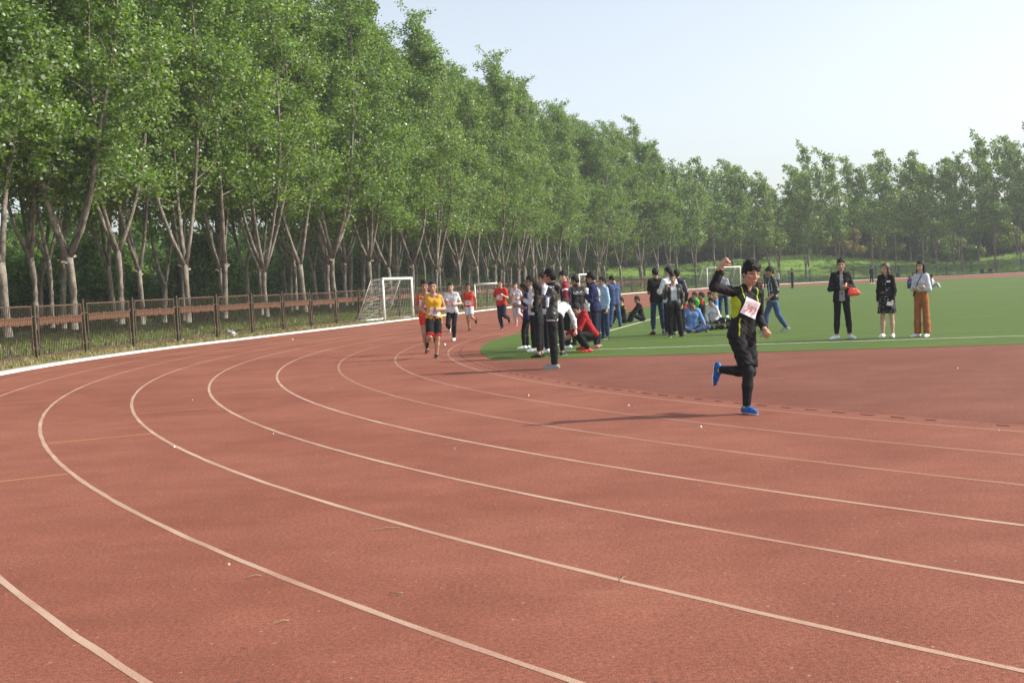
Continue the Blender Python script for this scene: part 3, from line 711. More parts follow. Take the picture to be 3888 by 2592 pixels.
# ------------------------------------------------------------------ people: signed-distance bodies and clothes
class SDF:
    def __init__(s): s.it = []; s.post = []
    def rc(s, a, b, ra, rb, k=.02, g=0, cut=None, flat=None):
        s.it.append((np.asarray(a, float), np.asarray(b, float), ra, rb, k, g, cut, flat, None)); return s
    def ell(s, c, R, r, k=.02, g=0, cut=None):
        s.it.append((np.asarray(c, float), np.asarray(R, float), np.asarray(r, float), None, k, g, cut, None, 'e')); return s
    def sub(s, fn): s.post.append(fn); return s
    def _one(s, it, p):
        a, b, ra, rb, k, g, cut, flat, kind = it
        if kind == 'e':
            q = (p - a) @ b.T; k0 = np.linalg.norm(q / ra, axis=1); k1 = np.linalg.norm(q / (ra * ra), axis=1)
            d = k0 * (k0 - 1) / np.maximum(k1, 1e-6); t = np.zeros(len(p))
        else:
            ba = b - a; pa = p - a
            if flat is not None: pa = pa + np.outer(pa @ flat[0], flat[0]) * (flat[1] - 1)
            t = np.clip(pa @ ba / max(ba @ ba, 1e-9), 0, 1)
            d = np.linalg.norm(pa - t[:, None] * ba, axis=1) - (ra + (rb - ra) * t)
        if cut is not None:
            for c0, cn in (cut if isinstance(cut, list) else [cut]): d = np.maximum(d, (p - c0) @ cn)
        return d, t
    def bounds(s, it):
        a, b, ra, rb, k, g, cut, flat, kind = it
        if kind == 'e': m = float(max(ra)); return a - m, a + m
        m = max(ra, rb); return np.minimum(a, b) - m, np.maximum(a, b) + m
    def mesh(s, h):
        B = [s.bounds(i) for i in s.it]
        lo = np.min([x[0] for x in B], 0) - 2.5 * h; hi = np.max([x[1] for x in B], 0) + 2.5 * h
        n = np.ceil((hi - lo) / h).astype(int) + 1
        G = np.full(n, 1.0)
        ax = [lo[i] + np.arange(n[i]) * h for i in range(3)]
        for it, (l, u) in zip(s.it, B):
            k = it[4]; mg = k + 2.5 * h
            i0 = np.maximum(((l - mg - lo) / h).astype(int), 0); i1 = np.minimum(((u + mg - lo) / h).astype(int) + 2, n)
            sl = tuple(slice(i0[c], i1[c]) for c in range(3))
            X = np.stack(np.meshgrid(*[ax[c][sl[c]] for c in range(3)], indexing='ij'), -1).reshape(-1, 3)
            d = s._one(it, X)[0].reshape(G[sl].shape); g = G[sl]
            hh = np.clip(.5 + .5 * (g - d) / max(k, 1e-6), 0, 1)
            G[sl] = g * (1 - hh) + d * hh - k * hh * (1 - hh)
        if s.post:
            X = np.stack(np.meshgrid(*ax, indexing='ij'), -1).reshape(-1, 3); g = G.reshape(-1)
            for fn in s.post: g = np.maximum(g, fn(X))
            G = g.reshape(n)
        return nets(G, lo, h)
    def value(s, p):
        G = np.full(len(p), 1.0)
        for it in s.it:
            d = s._one(it, p)[0]; k = it[4]; hh = np.clip(.5 + .5 * (G - d) / max(k, 1e-6), 0, 1)
            G = G * (1 - hh) + d * hh - k * hh * (1 - hh)
        return G
    def groups(s, p):
        best = np.full(len(p), 9.); gi = np.zeros(len(p), int); tt = np.zeros(len(p))
        for it in s.it:
            d, t = s._one(it, p); m = d < best
            best[m] = d[m]; gi[m] = it[5]; tt[m] = t[m]
        return gi, tt
def nets(G, lo, h):
    ins = G < 0; n = np.array(G.shape)
    c = np.zeros(n - 1, np.int8)
    offs = [(i, j, k) for i in (0, 1) for j in (0, 1) for k in (0, 1)]
    for i, j, k in offs: c += ins[i:n[0] - 1 + i, j:n[1] - 1 + j, k:n[2] - 1 + k]
    act = (c > 0) & (c < 8); idx = np.argwhere(act)
    if len(idx) == 0: return np.zeros((0, 3)), np.zeros((0, 4), int)
    val = {o: G[idx[:, 0] + o[0], idx[:, 1] + o[1], idx[:, 2] + o[2]] for o in offs}
    acc = np.zeros((len(idx), 3)); cnt = np.zeros(len(idx))
    for o in offs:
        for axn in range(3):
            if o[axn]: continue
            o2 = list(o); o2[axn] = 1; o2 = tuple(o2)
            a, b = val[o], val[o2]; cr = (a < 0) != (b < 0)
            t = np.where(cr, a / np.where(cr, a - b, 1), 0)
            pt = np.tile(np.array(o, float), (len(idx), 1)); pt[:, axn] += t
            acc[cr] += pt[cr]; cnt[cr] += 1
    v = lo + (idx + acc / cnt[:, None]) * h
    ids = np.full(n - 1, -1, np.int32); ids[tuple(idx.T)] = np.arange(len(idx))
    F = []
    for axn in range(3):
        u, w = (axn + 1) % 3, (axn + 2) % 3
        s0 = [slice(None)] * 3; s1 = [slice(None)] * 3; s0[axn] = slice(0, -1); s1[axn] = slice(1, None)
        e = ins[tuple(s0)] != ins[tuple(s1)]; ei = np.argwhere(e)
        ei = ei[(ei[:, u] > 0) & (ei[:, w] > 0) & (ei[:, u] < n[u] - 1) & (ei[:, w] < n[w] - 1)]
        def at(du, dw):
            q = ei.copy(); q[:, u] += du; q[:, w] += dw; return ids[tuple(q.T)]
        q = np.stack([at(-1, -1), at(0, -1), at(0, 0), at(-1, 0)], -1)
        fl = ~ins[tuple(ei.T)]; q[fl] = q[fl][:, ::-1]
        F.append(q[(q >= 0).all(1)])
    return v, np.vstack(F)
def vnormals(v, f):
    a = v[f[:, 2]] - v[f[:, 0]]; b = v[f[:, 3]] - v[f[:, 1]]; fn = np.cross(a, b); n = np.zeros_like(v)
    for k in range(4): np.add.at(n, f[:, k], fn)
    return n / np.maximum(np.linalg.norm(n, axis=1, keepdims=True), 1e-9)
def crumple(v, f, amp, seed, freq=22.):
    amp *= .85; freq *= 1.5
    if amp <= 0 or len(v) == 0: return v
    rg = np.random.default_rng(seed); n = vnormals(v, f); d = np.zeros(len(v))
    for i in range(7):
        k = nrm(rg.normal(0, 1, 3) * V(1, 1, .8)) * freq * rg.uniform(.5, 1.9); d += np.abs(np.sin(v @ k + rg.uniform(0, 6.28) + 1.4 * np.sin(v @ k[::-1] * .6))) - .6
    return v + n * (d * amp / 2.6)[:, None]

SKINS = [M("skin_warm", (.45, .255, .165), (.51, .30, .20), scale=12, rough=.55, spec=.35), M("skin_tan", (.36, .19, .118), (.42, .23, .148), scale=12, rough=.55, spec=.35), M("skin_light", (.52, .32, .225), (.58, .36, .265), scale=12, rough=.55, spec=.35)]
EYE = M("eye_dark", (.012, .009, .008), rough=.3); LIP = M("lip", (.34, .13, .10), (.38, .16, .12)); 
HAIRC = {'k': M("hair_black", (.006, .005, .005), (.014, .012, .011), scale=60, rough=.6, bump=.6, bscale=140, stretch=(1, 1, .3), spec=.25), 'b': M("hair_brown", (.045, .022, .012), (.10, .05, .028), scale=50, rough=.4, bump=.5, bscale=120, stretch=(1, 1, .25), spec=.45), 'd': M("hair_dark_brown", (.022, .012, .008), (.05, .028, .018), scale=50, rough=.45, bump=.5, bscale=120, stretch=(1, 1, .25))}
def cloth(name, c, c2=None, rough=.85, bump=.25, spec=.2, bscale=26, scale=14, **k):
    return M("cloth_" + name, c, c2 or tuple(x * 1.25 + .004 for x in c), scale=scale, rough=rough, bump=bump, bscale=bscale, spec=spec, dist=.012, **k)
BLK = cloth("black", (.010, .010, .011)); BLKJ = cloth("black_sheen", (.010, .010, .011), (.018, .017, .018), rough=.75, spec=.2)
LEATH = cloth("black_leather", (.012, .012, .012), (.03, .03, .03), rough=.42, spec=.45, bump=.3, bscale=30)
NAVY = cloth("navy", (.012, .015, .055), (.02, .025, .085)); NAVYD = cloth("dark_navy", (.012, .015, .032))
JEAN = cloth("denim", (.035, .07, .16), (.07, .12, .23), scale=10); JEAND = cloth("dark_denim", (.02, .036, .085), (.035, .06, .12), scale=10)
WHT = cloth("white", (.58, .58, .60), (.68, .68, .70)); GREY = cloth("grey", (.30, .30, .34)); GREYL = cloth("light_grey", (.48, .48, .53))
REDC = cloth("red", (.50, .022, .018), (.60, .04, .03)); REDD = cloth("dark_red", (.28, .012, .016), (.36, .02, .024)); MAROON = cloth("maroon", (.18, .018, .022))
YEL = cloth("yellow", (.66, .34, .02), (.74, .42, .04)); ORED = cloth("orange_red", (.62, .06, .018), (.72, .10, .03)); NEON = cloth("neon_yellow", (.36, .48, .02), (.42, .56, .04))
BLUEB = cloth("blazer_blue", (.045, .075, .17), (.07, .105, .22)); SKYB = cloth("sky_blue", (.14, .27, .56), (.19, .33, .64)); PALEB = cloth("pale_blue", (.30, .44, .62)); RUSTT = cloth("rust_orange", (.30, .105, .036), (.38, .14, .055))
GREENT = cloth("bright_green", (.05, .62, .04), (.08, .72, .07)); OLIVE = cloth("olive", (.035, .042, .022), (.075, .08, .04)); PGREY = cloth("shirt_grey", (.50, .52, .56), (.58, .60, .64)); SWEAT = cloth("sweatpants_grey", (.42, .42, .45))
FLORAL = M("cloth_floral", (.008, .008, .010), (.62, .58, .60), scale=34, rough=.85, detail=2, lo=.60, hi=.68, bump=.25, bscale=26)
SHW = M("shoe_white", (.72, .72, .72), (.80, .80, .80), rough=.6); SHK = M("shoe_black", (.012, .012, .012), rough=.6); SHG = M("shoe_grey", (.20, .22, .20), (.34, .36, .33), scale=30); SHR_ = M("shoe_red", (.55, .05, .035), rough=.6); SHB = M("shoe_blue", (.008, .055, .24), (.015, .14, .42), scale=40, rough=.5); SHO = M("shoe_grey_orange", (.30, .27, .26), (.58, .16, .08), scale=18, lo=.45, hi=.55)
BIBM = M("bib_paper", (.74, .70, .74), (.80, .78, .80), rough=.7); INK = M("red_ink", (.50, .035, .035), rough=.7); INKL = M("pale_red_ink", (.68, .36, .38), rough=.7); PRINTW = M("white_print", (.62, .62, .60), (.75, .75, .72), scale=40); PRINTR = M("red_print", (.45, .03, .04)); PRINTB = M("blue_print", (.06, .06, .25), (.30, .10, .2), scale=60)

def ndir(v): return nrm(V(*v))
class Person:
    def __init__(s, label, pos, H, head=270, lean=(0, 0, 1), look=None, nod=0, tilt=0, RA=None, LA=None, RL=None, LL=None, RF=None, LF=None, pz=None, lift=0.0, hair='short', hc='k', skin=0, shoes=(SHW, SHW), fist=.4, w=1.0, vox=None, twist=0, fringe=.20, seed=1, cat="person", group=None, fem=False, glasses=False):
        s.H = H; s.pos = V(pos[0], pos[1], 0); s.seed = seed; w = w * .95; s.w = w; s.skin = SKINS[skin]; s.hairm = HAIRC[hc]; s.fem = fem
        D = math.hypot(*pos); s.D = D; s.h = vox or min(max(D * .00056, .0095), .034)
        s.root = thing("person", label, cat, (pos[0], pos[1], 0), 0, group)
        f = math.radians(head); fw = V(math.cos(f), math.sin(f), 0)
        s.tu = ndir(lean); s.tf = nrm(fw - s.tu * (fw @ s.tu)); s.tr = np.cross(s.tf, s.tu)
        fr = nrm(V(s.tr[0], s.tr[1], 0)) if abs(s.tr[2]) < .9 else s.tr
        s.fr = fr
        tw = math.radians(twist); s.sr = s.tr * math.cos(tw) + s.tf * math.sin(tw)
        P = V(0, 0, 0); lh = P + -fr * .047 * H - V(0, 0, .02) * H; rh = P + fr * .047 * H - V(0, 0, .02) * H
        leg = {}
        for sd, hp, vec, ft in (('R', rh, RL, RF), ('L', lh, LL, LF)):
            u1, u2 = vec if vec else ((.0, 0, -1), (0, 0, -1)); u1, u2 = ndir(u1), ndir(u2)
            if not vec: u1 = nrm(u1 + fr * (.05 if sd == 'R' else -.05))
            kn = hp + u1 * .235 * H; an = kn + u2 * .235 * H
            fd = ndir(ft) if ft is not None else nrm(fw + fr * (.25 if sd == 'R' else -.25))
            up = -u2 - fd * (-u2 @ fd)
            if np.linalg.norm(up) < .2: up = fw - fd * (fw @ fd)
            up = nrm(up)
            if ft is None or abs(fd[2]) < .08: up = V(0, 0, 1); fd = nrm(fd * V(1, 1, 0))
            leg[sd] = [hp, kn, an, fd, up]
        if pz is None:
            m = min(min((l[2] - l[4] * .04 * H - l[3] * .03 * H)[2], (l[2] - l[4] * .04 * H + l[3] * .10 * H)[2]) for l in leg.values()); dz = lift - m
        else: dz = pz * H
        # horizontal: mean of the ground feet stays over pos
        off = V(0, 0, dz)
        if pz is None:
            lows = sorted(leg.values(), key=lambda l: l[2][2]); l0 = lows[0]; l1 = lows[1]
            c = l0[2] + l0[3] * .03 * H if l1[2][2] - l0[2][2] > .06 * H else (l0[2] + l1[2]) / 2 + (l0[3] + l1[3]) * .015 * H
            off[:2] = -c[:2]
        s.P = P + off
        for l in leg.values():
            for i in range(3): l[i] = l[i] + off
        s.leg = leg
        s.neck = s.P + s.tu * .30 * H
        s.sh = {'R': s.neck - s.tu * .040 * H + s.sr * (.095 if not fem else .080) * H * (.5 + .5 * w), 'L': s.neck - s.tu * .040 * H - s.sr * (.095 if not fem else .080) * H * (.5 + .5 * w)}
        s.arm = {}
        for sd, vec in (('R', RA), ('L', LA)):
            sg = 1 if sd == 'R' else -1
            if vec is None: vec = (tuple(s.sr * sg * .16 + V(0, 0, -1) - s.tf * .08), tuple(s.sr * sg * .04 + V(0, 0, -1) + s.tf * .22))
            u1, u2 = ndir(vec[0]), ndir(vec[1]); e = s.sh[sd] + u1 * .168 * H; wr = e + u2 * .145 * H
            hd = ndir(vec[2]) if len(vec) > 2 else u2
            s.arm[sd] = [s.sh[sd], e, wr, hd]
        lk = math.radians(head if look is None else look); nd = math.radians(nod); ti = math.radians(tilt)
        hf = V(math.cos(lk) * math.cos(nd), math.sin(lk) * math.cos(nd), -math.sin(nd))
        hu = nrm(V(0, 0, 1) * .8 + s.tu * .2); hu = nrm(hu - hf * (hu @ hf)); hr = np.cross(hf, hu)
        hu2 = hu * math.cos(ti) + hr * math.sin(ti); hr2 = np.cross(hf, hu2)
        s.hf, s.hu, s.hr = hf, hu2, hr2; s.hh = .140 * H
        s.hc = s.neck + s.tu * .027 * H + hu2 * .058 * H + s.tf * .014 * H
        s.fist = fist; s.shoe(shoes); s.body(glasses); s.hairdo(hair, fringe)
    # ---------------- primitives
    def flat(s): return (s.tf, 1.16 if not s.fem else 1.2)
    def torso(s, S, inf=0., k=.05, hem=None, wide=1.0, g=0, belly=0., shoulder=True, hc=None):
        H, P, tu, sr, tr, w = s.H, s.P, s.tu, s.sr, s.tr, s.w; fl = s.flat(); hw = (.042, .030, .046, .070) if not s.fem else (.042, .024, .036, .056)
        rr = (.057, .052, .057, .036) if not s.fem else (.055, .044, .049, .031)
        S.rc(s.neck - tu * .020 * H - s.tf * .004 * H, P + tu * .20 * H, .031 * H + inf * .6, .048 * H + inf, k * .7, g, None, None)
        for sg in (-1, 1):
            a = P + tr * sg * hw[0] * H * w * wide; b = P + tu * .105 * H + tr * sg * hw[1] * H * w * wide + s.tf * belly * H; c = P + tu * .20 * H + (tr + sr) / 2 * sg * hw[2] * H * w * wide; d = P + tu * .256 * H + sr * sg * hw[3] * H * (.5 + .5 * w); nk_ = s.neck - tu * .008 * H + sr * sg * .022 * H
            S.rc(a, b, rr[0] * H * w + inf, rr[1] * H * w + inf + belly * H * .4, k, g, hc, fl); S.rc(b, c, rr[1] * H * w + inf + belly * H * .4, rr[2] * H * w + inf, k, g, hc, fl); S.rc(c, d, rr[2] * H * w + inf, rr[3] * H + inf, k, g, None, fl); S.rc(nk_, d + tu * .006 * H, .024 * H + inf * .6, .026 * H + inf * .6, k * .7, g)
            if s.fem: S.rc(c + s.tf * .026 * H - tu * .01 * H, c + s.tf * .03 * H - tu * .012 * H, .036 * H + inf * .5, .036 * H + inf * .5, .03, g)
            if hem is not None: S.rc(P + tr * sg * .042 * H * w * wide, P - tu * (abs(hem) + .05) * H + tr * sg * .046 * H * w * wide, rr[0] * H * w + inf + .004, rr[0] * H * w + inf * 1.3 + .008, k, g, hc, fl)
    def body(s, glasses):
        H = s.H; S = SDF(); w = s.w; s.torso(S, -.011)
        for sd in 'RL':
            hp, kn, an, fd, up = s.leg[sd]; u2 = nrm(an - kn)
            S.rc(hp, kn, .047 * H * w, .030 * H, .03); S.rc(kn, kn + (an - kn) * .38 - s.tf * .006 * H, .029 * H, .032 * H, .02); S.rc(kn + (an - kn) * .38, an, .031 * H, .0195 * H, .02)
            S.rc(an, an + fd * .07 * H - up * .022 * H, .020 * H, .015 * H, .02)
            a, e, wr, hd = s.arm[sd]
            S.rc(a, e, .0285 * H * (.6 + .4 * w), .0225 * H, .03); S.rc(e, e + (wr - e) * .4, .0225 * H, .0235 * H, .015); S.rc(e + (wr - e) * .4, wr, .023 * H, .0155 * H, .015)
        S.rc(s.neck - s.tu * .02 * H, s.hc - s.hu * .03 * H - s.hf * .016 * H, .029 * H * (1 if not s.fem else .84), .027 * H * (1 if not s.fem else .84), .025)
        parts = [S.mesh(s.h * 1.15)]; mi = [np.zeros(len(parts[0][1]), int)]
        # head
        q = s.hh; R = np.array([s.hr, s.hf, s.hu]); L = lambda x, y, z: s.hc + (s.hr * x + s.hf * y + s.hu * z) * q
        Hd = SDF(); Hd.ell(L(0, -.02, .13), R, V(.335, .42, .40) * q, .01)
        Hd.ell(L(0, .09, -.20), R, V(.262, .29, .315) * q, .10 * q); Hd.ell(L(0, .20, -.42), R, V(.12, .12, .09) * q, .10 * q)
        Hd.rc(L(0, .385, .04), L(0, .475, -.125), .032 * q, .052 * q, .05 * q); Hd.rc(L(-.05, .40, -.13), L(.05, .40, -.13), .04 * q, .04 * q, .04 * q)
        for sx in (-1, 1):
            Hd.ell(L(sx * .335, -.03, -.02), R, V(.035, .085, .13) * q, .03 * q); Hd.rc(L(sx * .08, .365, .115), L(sx * .24, .31, .10), .045 * q, .04 * q, .06 * q)
            Hd.ell(L(sx * .20, .27, -.10), R, V(.10, .08, .08) * q, .08 * q)
        Hd.rc(L(-.09, .355, -.295), L(.09, .355, -.295), .028 * q, .028 * q, .03 * q); Hd.rc(L(-.07, .345, -.335), L(.07, .345, -.335), .03 * q, .03 * q, .03 * q)
        Hd.rc(L(0, -.10, -.25), L(0, -.12, -.55), .21 * q, .21 * q, .08 * q)
        for sx in (-1, 1):
            c = L(sx * .155, .445, .035); Hd.sub(lambda X, c=c: .075 * q - np.linalg.norm((X - c) / 1.0, axis=1) * 1.0)
        hv = min(max(s.D * .00028, .0058), .022)
        v, f = Hd.mesh(hv); fc = v[f].mean(1) - s.hc; u, vv, ww = fc @ s.hr / q, fc @ s.hf / q, fc @ s.hu / q
        m = np.zeros(len(f), int); fr = vv > .18
        m[fr & (np.abs(np.abs(u) - .155) < .085) & (np.abs(ww - .030) < .020)] = 1
        m[fr & (np.abs(np.abs(u) - .165) < .105) & (np.abs(ww - .140) < .017)] = 3
        m[fr & (np.abs(u) < .105) & (np.abs(ww + .315) < .045)] = 2
        parts.append((v, f)); mi.append(m)
        if s.D < 60:
            for sd in 'RL':
                a, e, wr, hd = s.arm[sd]; sg = 1 if sd == 'R' else -1
                inw = -s.sr * sg * .8 + s.tf * .3 + V(0, 0, .15); pn = inw - hd * (inw @ hd); pn = nrm(pn); sd_ = np.cross(hd, pn)
                Z = SDF(); pl = .052 * H; cu = math.radians(18 + 78 * s.fist)
                Z.rc(wr - hd * .02 * H, wr + hd * .01 * H, .0158 * H, .0155 * H, .01)
                for i in range(4):
                    o = (i - 1.5) * .0108 * H * sd_; kb = wr + hd * pl * (1 - .06 * abs(i - 1.3)) + o
                    Z.rc(wr + o * .6 + hd * .008 * H, kb, .0125 * H, .0098 * H, .012)
                    l1 = .026 * H * (1 - .1 * abs(i - 1.4)); d1 = hd * math.cos(cu) + pn * math.sin(cu); d2 = hd * math.cos(cu * 2) + pn * math.sin(cu * 2)
                    j1 = kb + d1 * l1; Z.rc(kb, j1, .0062 * H, .0058 * H, .003); Z.rc(j1, j1 + d2 * l1 * .85, .0058 * H, .005 * H, .003)
                tb_ = wr + hd * .014 * H + (-sd_ if sg > 0 else sd_) * .015 * H; td = nrm(hd * .75 + (-sd_ if sg > 0 else sd_) * .6 + pn * (.25 + .6 * s.fist)); tj = tb_ + td * .026 * H
                Z.rc(wr + hd * .012 * H, tb_, .012 * H, .0095 * H, .01); Z.rc(tb_, tj, .009 * H, .0068 * H, .005); Z.rc(tj, tj + nrm(td + hd * .5 + pn * s.fist) * .020 * H, .0066 * H, .0055 * H, .003)
                parts.append(Z.mesh(min(max(s.D * .00032, .0052), .012))); mi.append(np.zeros(len(parts[-1][1]), int))
        v = np.vstack([p[0] for p in parts]); o = np.cumsum([0] + [len(p[0]) for p in parts]); f = np.vstack([p[1] + k for p, k in zip(parts, o)])
        obj("body", mesh_np("body", v, f, [s.skin, EYE, LIP, s.hairm], np.concatenate(mi)), s.root)
        if glasses:
            b = MB()
            for sx in (-1, 1):
                a = np.arange(11) * 2 * math.pi / 10; b.tube([L(sx * .16 + .10 * math.cos(t), .47, .03 + .075 * math.sin(t)) for t in a], .0025, 4, cap=False); b.tube([L(sx * .26, .46, .05), L(sx * .34, .30, .05), L(sx * .35, 0, .04)], .0025, 4)
            b.tube([L(-.06, .48, .04), L(.06, .48, .04)], .0025, 4); obj("glasses", b.mesh("glasses", [EYE]), s.root)
    def socks(s, mat):
        H = s.H
        for sd in 'RL':
            hp, kn, an, fd, up = s.leg[sd]; u2 = nrm(an - kn); S = SDF()
            S.rc(an - u2 * .035 * H, an + u2 * .01 * H, .0235 * H, .025 * H, .01, 0, (an - u2 * .035 * H, -u2)); s.finish("sock", S, mat, None, 0)
    def shoe(s, shoes):
        H = s.H
        for sd in 'RL':
            hp, kn, an, fd, up = s.leg[sd]; S = SDF(); sp = an - up * .04 * H; sid = np.cross(fd, up); cut = (sp, -up)
            S.rc(an - fd * .026 * H - up * .016 * H, an + fd * .052 * H - up * .020 * H, .0225 * H, .0235 * H, .015, 0, cut); S.rc(an + fd * .05 * H - up * .022 * H, an + fd * .098 * H - up * .026 * H, .0235 * H, .0165 * H, .015, 0, cut)
            S.rc(an - fd * .004 * H + up * .004 * H, an - fd * .008 * H - up * .012 * H, .0245 * H, .027 * H, .02, 0, (an + up * .012 * H, up)); S.rc(an + fd * .02 * H - up * .006 * H, an + fd * .06 * H - up * .017 * H, .021 * H, .018 * H, .015, 0, cut)
            v, f = S.mesh(max(s.h * .75, .006)); hz_ = (v[f].mean(1) - sp) @ up / H
            o = obj("shoe", mesh_np("shoe", v, f, list(shoes), (hz_ < .0115).astype(int)), s.root)
    def hairdo(s, style, fringe):
        q = s.hh; R = np.array([s.hr, s.hf, s.hu]); L = lambda x, y, z: s.hc + (s.hr * x + s.hf * y + s.hu * z) * q
        rg = np.random.default_rng(s.seed + 5); S = SDF()
        inf = {'crew': .02, 'short': .035, 'tousled': .045, 'long': .06, 'bob': .06, 'pony': .05}[style]; tp = {'crew': .035, 'short': .11, 'tousled': .13, 'long': .05, 'bob': .06, 'pony': .05}[style]
        S.ell(L(0, -.035, .155), R, V(.335 + inf, .41 + inf, .40 + tp) * q, .02)
        S.rc(L(0, -.23, .0), L(0, -.22, -.20), .25 * q, .18 * q, .08 * q)
        for sx in (-1, 1):
            S.rc(L(sx * .325, .04, .12), L(sx * .33, .04, .02), .045 * q, .02 * q, .04 * q)
        if style in ('tousled', 'short'):
            nk = 26 if style == 'tousled' else 18
            for i in range(nk):
                a = rg.uniform(0, 6.28); e = rg.uniform(.35, 1.5); d = V(math.cos(a) * math.cos(e), math.sin(a) * math.cos(e), math.sin(e))
                c = L(d[0] * .36, -.035 + d[1] * .43, .155 + d[2] * .42); dd = nrm(s.hr * (d[0] + rg.normal(0, .35)) + s.hf * (d[1] + .35 + rg.normal(0, .35)) + s.hu * d[2] * .8)
                S.rc(c - dd * .06 * q, c + dd * (.13 if style == 'tousled' else .09) * q, .06 * q, .018 * q, .03 * q)
        if fringe < .19:
            for x in (-.2, -.1, 0, .1, .2): S.rc(L(x, .33, .38), L(x * 1.1 + rg.normal(0, .02), .415 - abs(x) * .35, fringe), .06 * q, .03 * q, .04 * q)
        if style in ('long', 'bob', 'pony'):
            for sx in (-1, 1):
                end = -.42 if style == 'bob' else (-1.0 if style == 'long' else -.05); S.rc(L(sx * .31, .06, .22), L(sx * (.335 if style != 'long' else .36), -.02, end * .55), .085 * q, .10 * q, .06 * q)
                if style == 'long': S.rc(L(sx * .31, -.12, -.3), L(sx * .30, -.20, -1.15 + .05 * sx), .14 * q, .07 * q, .08 * q)
            if style == 'long': S.rc(L(0, -.28, 0), L(0, -.34, -1.25), .27 * q, .12 * q, .1 * q); S.rc(L(.1, -.28, 0), L(.14, -.34, -1.2), .2 * q, .1 * q, .1 * q)
            if style == 'bob': S.rc(L(0, -.24, .1), L(0, -.22, -.38), .30 * q, .24 * q, .1 * q)
            if style == 'pony': S.rc(L(0, -.40, .15), L(.05, -.58, .05), .09 * q, .12 * q, .05 * q); S.rc(L(.05, -.58, .05), L(.08, -.56, -.55), .13 * q, .05 * q, .05 * q)
        def face(X):
            c = X - s.hc; u, v, w = c @ s.hr / q, c @ s.hf / q, c @ s.hu / q
            b = np.maximum(np.maximum(.13 - v, w - fringe - .03 * np.cos(u * 6) - .035 * np.sin(u * 17 + s.seed * 2.1)), np.abs(u) - (.31 if style in ('long', 'bob') else .37)); return -b * q
        S.sub(face)
        if style in ('crew', 'short', 'tousled', 'pony'):
            def side(X):
                c = X - s.hc; v, w = c @ s.hf / q, c @ s.hu / q; return -np.maximum(-.16 - v, w + .03 - .30 * np.clip(v, -.2, .1) - .03 * np.sin(v * 25 + s.seed)) * q
            S.sub(side)
        if style in ('crew', 'short', 'tousled'): S.sub(lambda X: ((-.24 - (X - s.hc) @ s.hu / q)) * q)
        v, f = S.mesh(min(max(s.D * .00035, .0065), .024)); v = crumple(v, f, .006, s.seed, 55)
        obj("hair", mesh_np("hair", v, f, [s.hairm]), s.root)
    # ---------------- clothing
    def coords(s, p): d = p - s.P; return d @ s.tr / s.H, d @ s.tf / s.H, d @ s.tu / s.H
    def finish(s, name, S, mats, paint=None, amp=.006, freq=22., vox=1.0, label=None):
        v, f = S.mesh(s.h * vox); v = crumple(v, f, amp, s.seed + len(name), freq)
        idx = None
        if paint is not None:
            c = v[f].mean(1); gi, tt = S.groups(c); idx = paint(*s.coords(c), gi, tt).astype(int)
        o = obj(name, mesh_np(name, v, f, mats if isinstance(mats, list) else [mats], idx), s.root)
        if label: o["label"] = label
        return o
    def top(s, name, mats, sleeve=.55, inf=.012, hem=-.03, sl_inf=.010, amp=.007, paint=None, neck=.048, open_=None, collar=0, hood=False, flare=1.0, belly=0., cuff=0., wide=1.0, label=None, vneck=0, vox=1.0):
        """sleeve: 0 none, .0-1 upper arm, 1-2 forearm. groups: 0 torso, 1 right arm, 2 left arm"""
        H = s.H; S = SDF(); inf = inf * .62 + .002; sl_inf *= .55; hp = s.P + s.tu * hem * H; s.torso(S, inf, .032, hem=hem, belly=belly, wide=wide, hc=(hp, -s.tu))
        nc = s.neck + s.tu * (.055 - neck + .045) * H + s.tf * (.012 + vneck * .3) * H
        if not collar: S.sub(lambda X: neck * .82 * H - np.linalg.norm((X - nc) * 1.0, axis=1))
        if vneck: S.sub(lambda X: -np.maximum(np.maximum(np.abs((X - s.neck) @ s.sr) - np.maximum(.02 * H + ((X - s.neck) @ s.tu + vneck * H) * .45, 0), -((X - s.neck) @ s.tf)), -((X - s.neck) @ s.tu) - vneck * H))
        for sd, g in (('R', 1), ('L', 2)):
            a, e, wr, hd = s.arm[sd]
            if sleeve <= 0: continue
            t = min(sleeve, 1.0); end = a + (e - a) * t; u = nrm(e - a)
            cut = None if sleeve > 1 else (end, u)
            S.rc(a - u * .01 * H, a + (e - a) * min(t + .12, 1.02), .030 * H * (.6 + .4 * s.w) + sl_inf, .0245 * H + sl_inf * (1.2 if sleeve <= 1 else 1), .022, g, cut)
            if sleeve > 1:
                t2 = sleeve - 1; u2 = nrm(wr - e); S.rc(e, e + (wr - e) * t2, .0255 * H + sl_inf, .019 * H + sl_inf + cuff, .02, g, (e + (wr - e) * t2, u2))
        if hood:
            c = s.neck - s.tf * .035 * H; S.rc(c + s.sr * .06 * H + s.tu * .005 * H, c - s.sr * .06 * H + s.tu * .005 * H, .035 * H, .035 * H, .03); S.rc(c - s.tu * .01 * H - s.tf * .015 * H, c - s.tu * .06 * H - s.tf * .02 * H, .04 * H, .025 * H, .03)
        if collar:
            nk = s.neck + s.tu * .012 * H
            for i in range(10):
                a0 = i * .628; a1 = (i + 1) * .628; pt = lambda a: nk + (s.sr * math.cos(a) * .038 + s.tf * (math.sin(a) * .036 + .006)) * H + s.tu * .010 * H * collar * (1 - math.sin(a) * .8)
                S.rc(pt(a0), pt(a1), .0085 * H, .0085 * H, .012, 0)
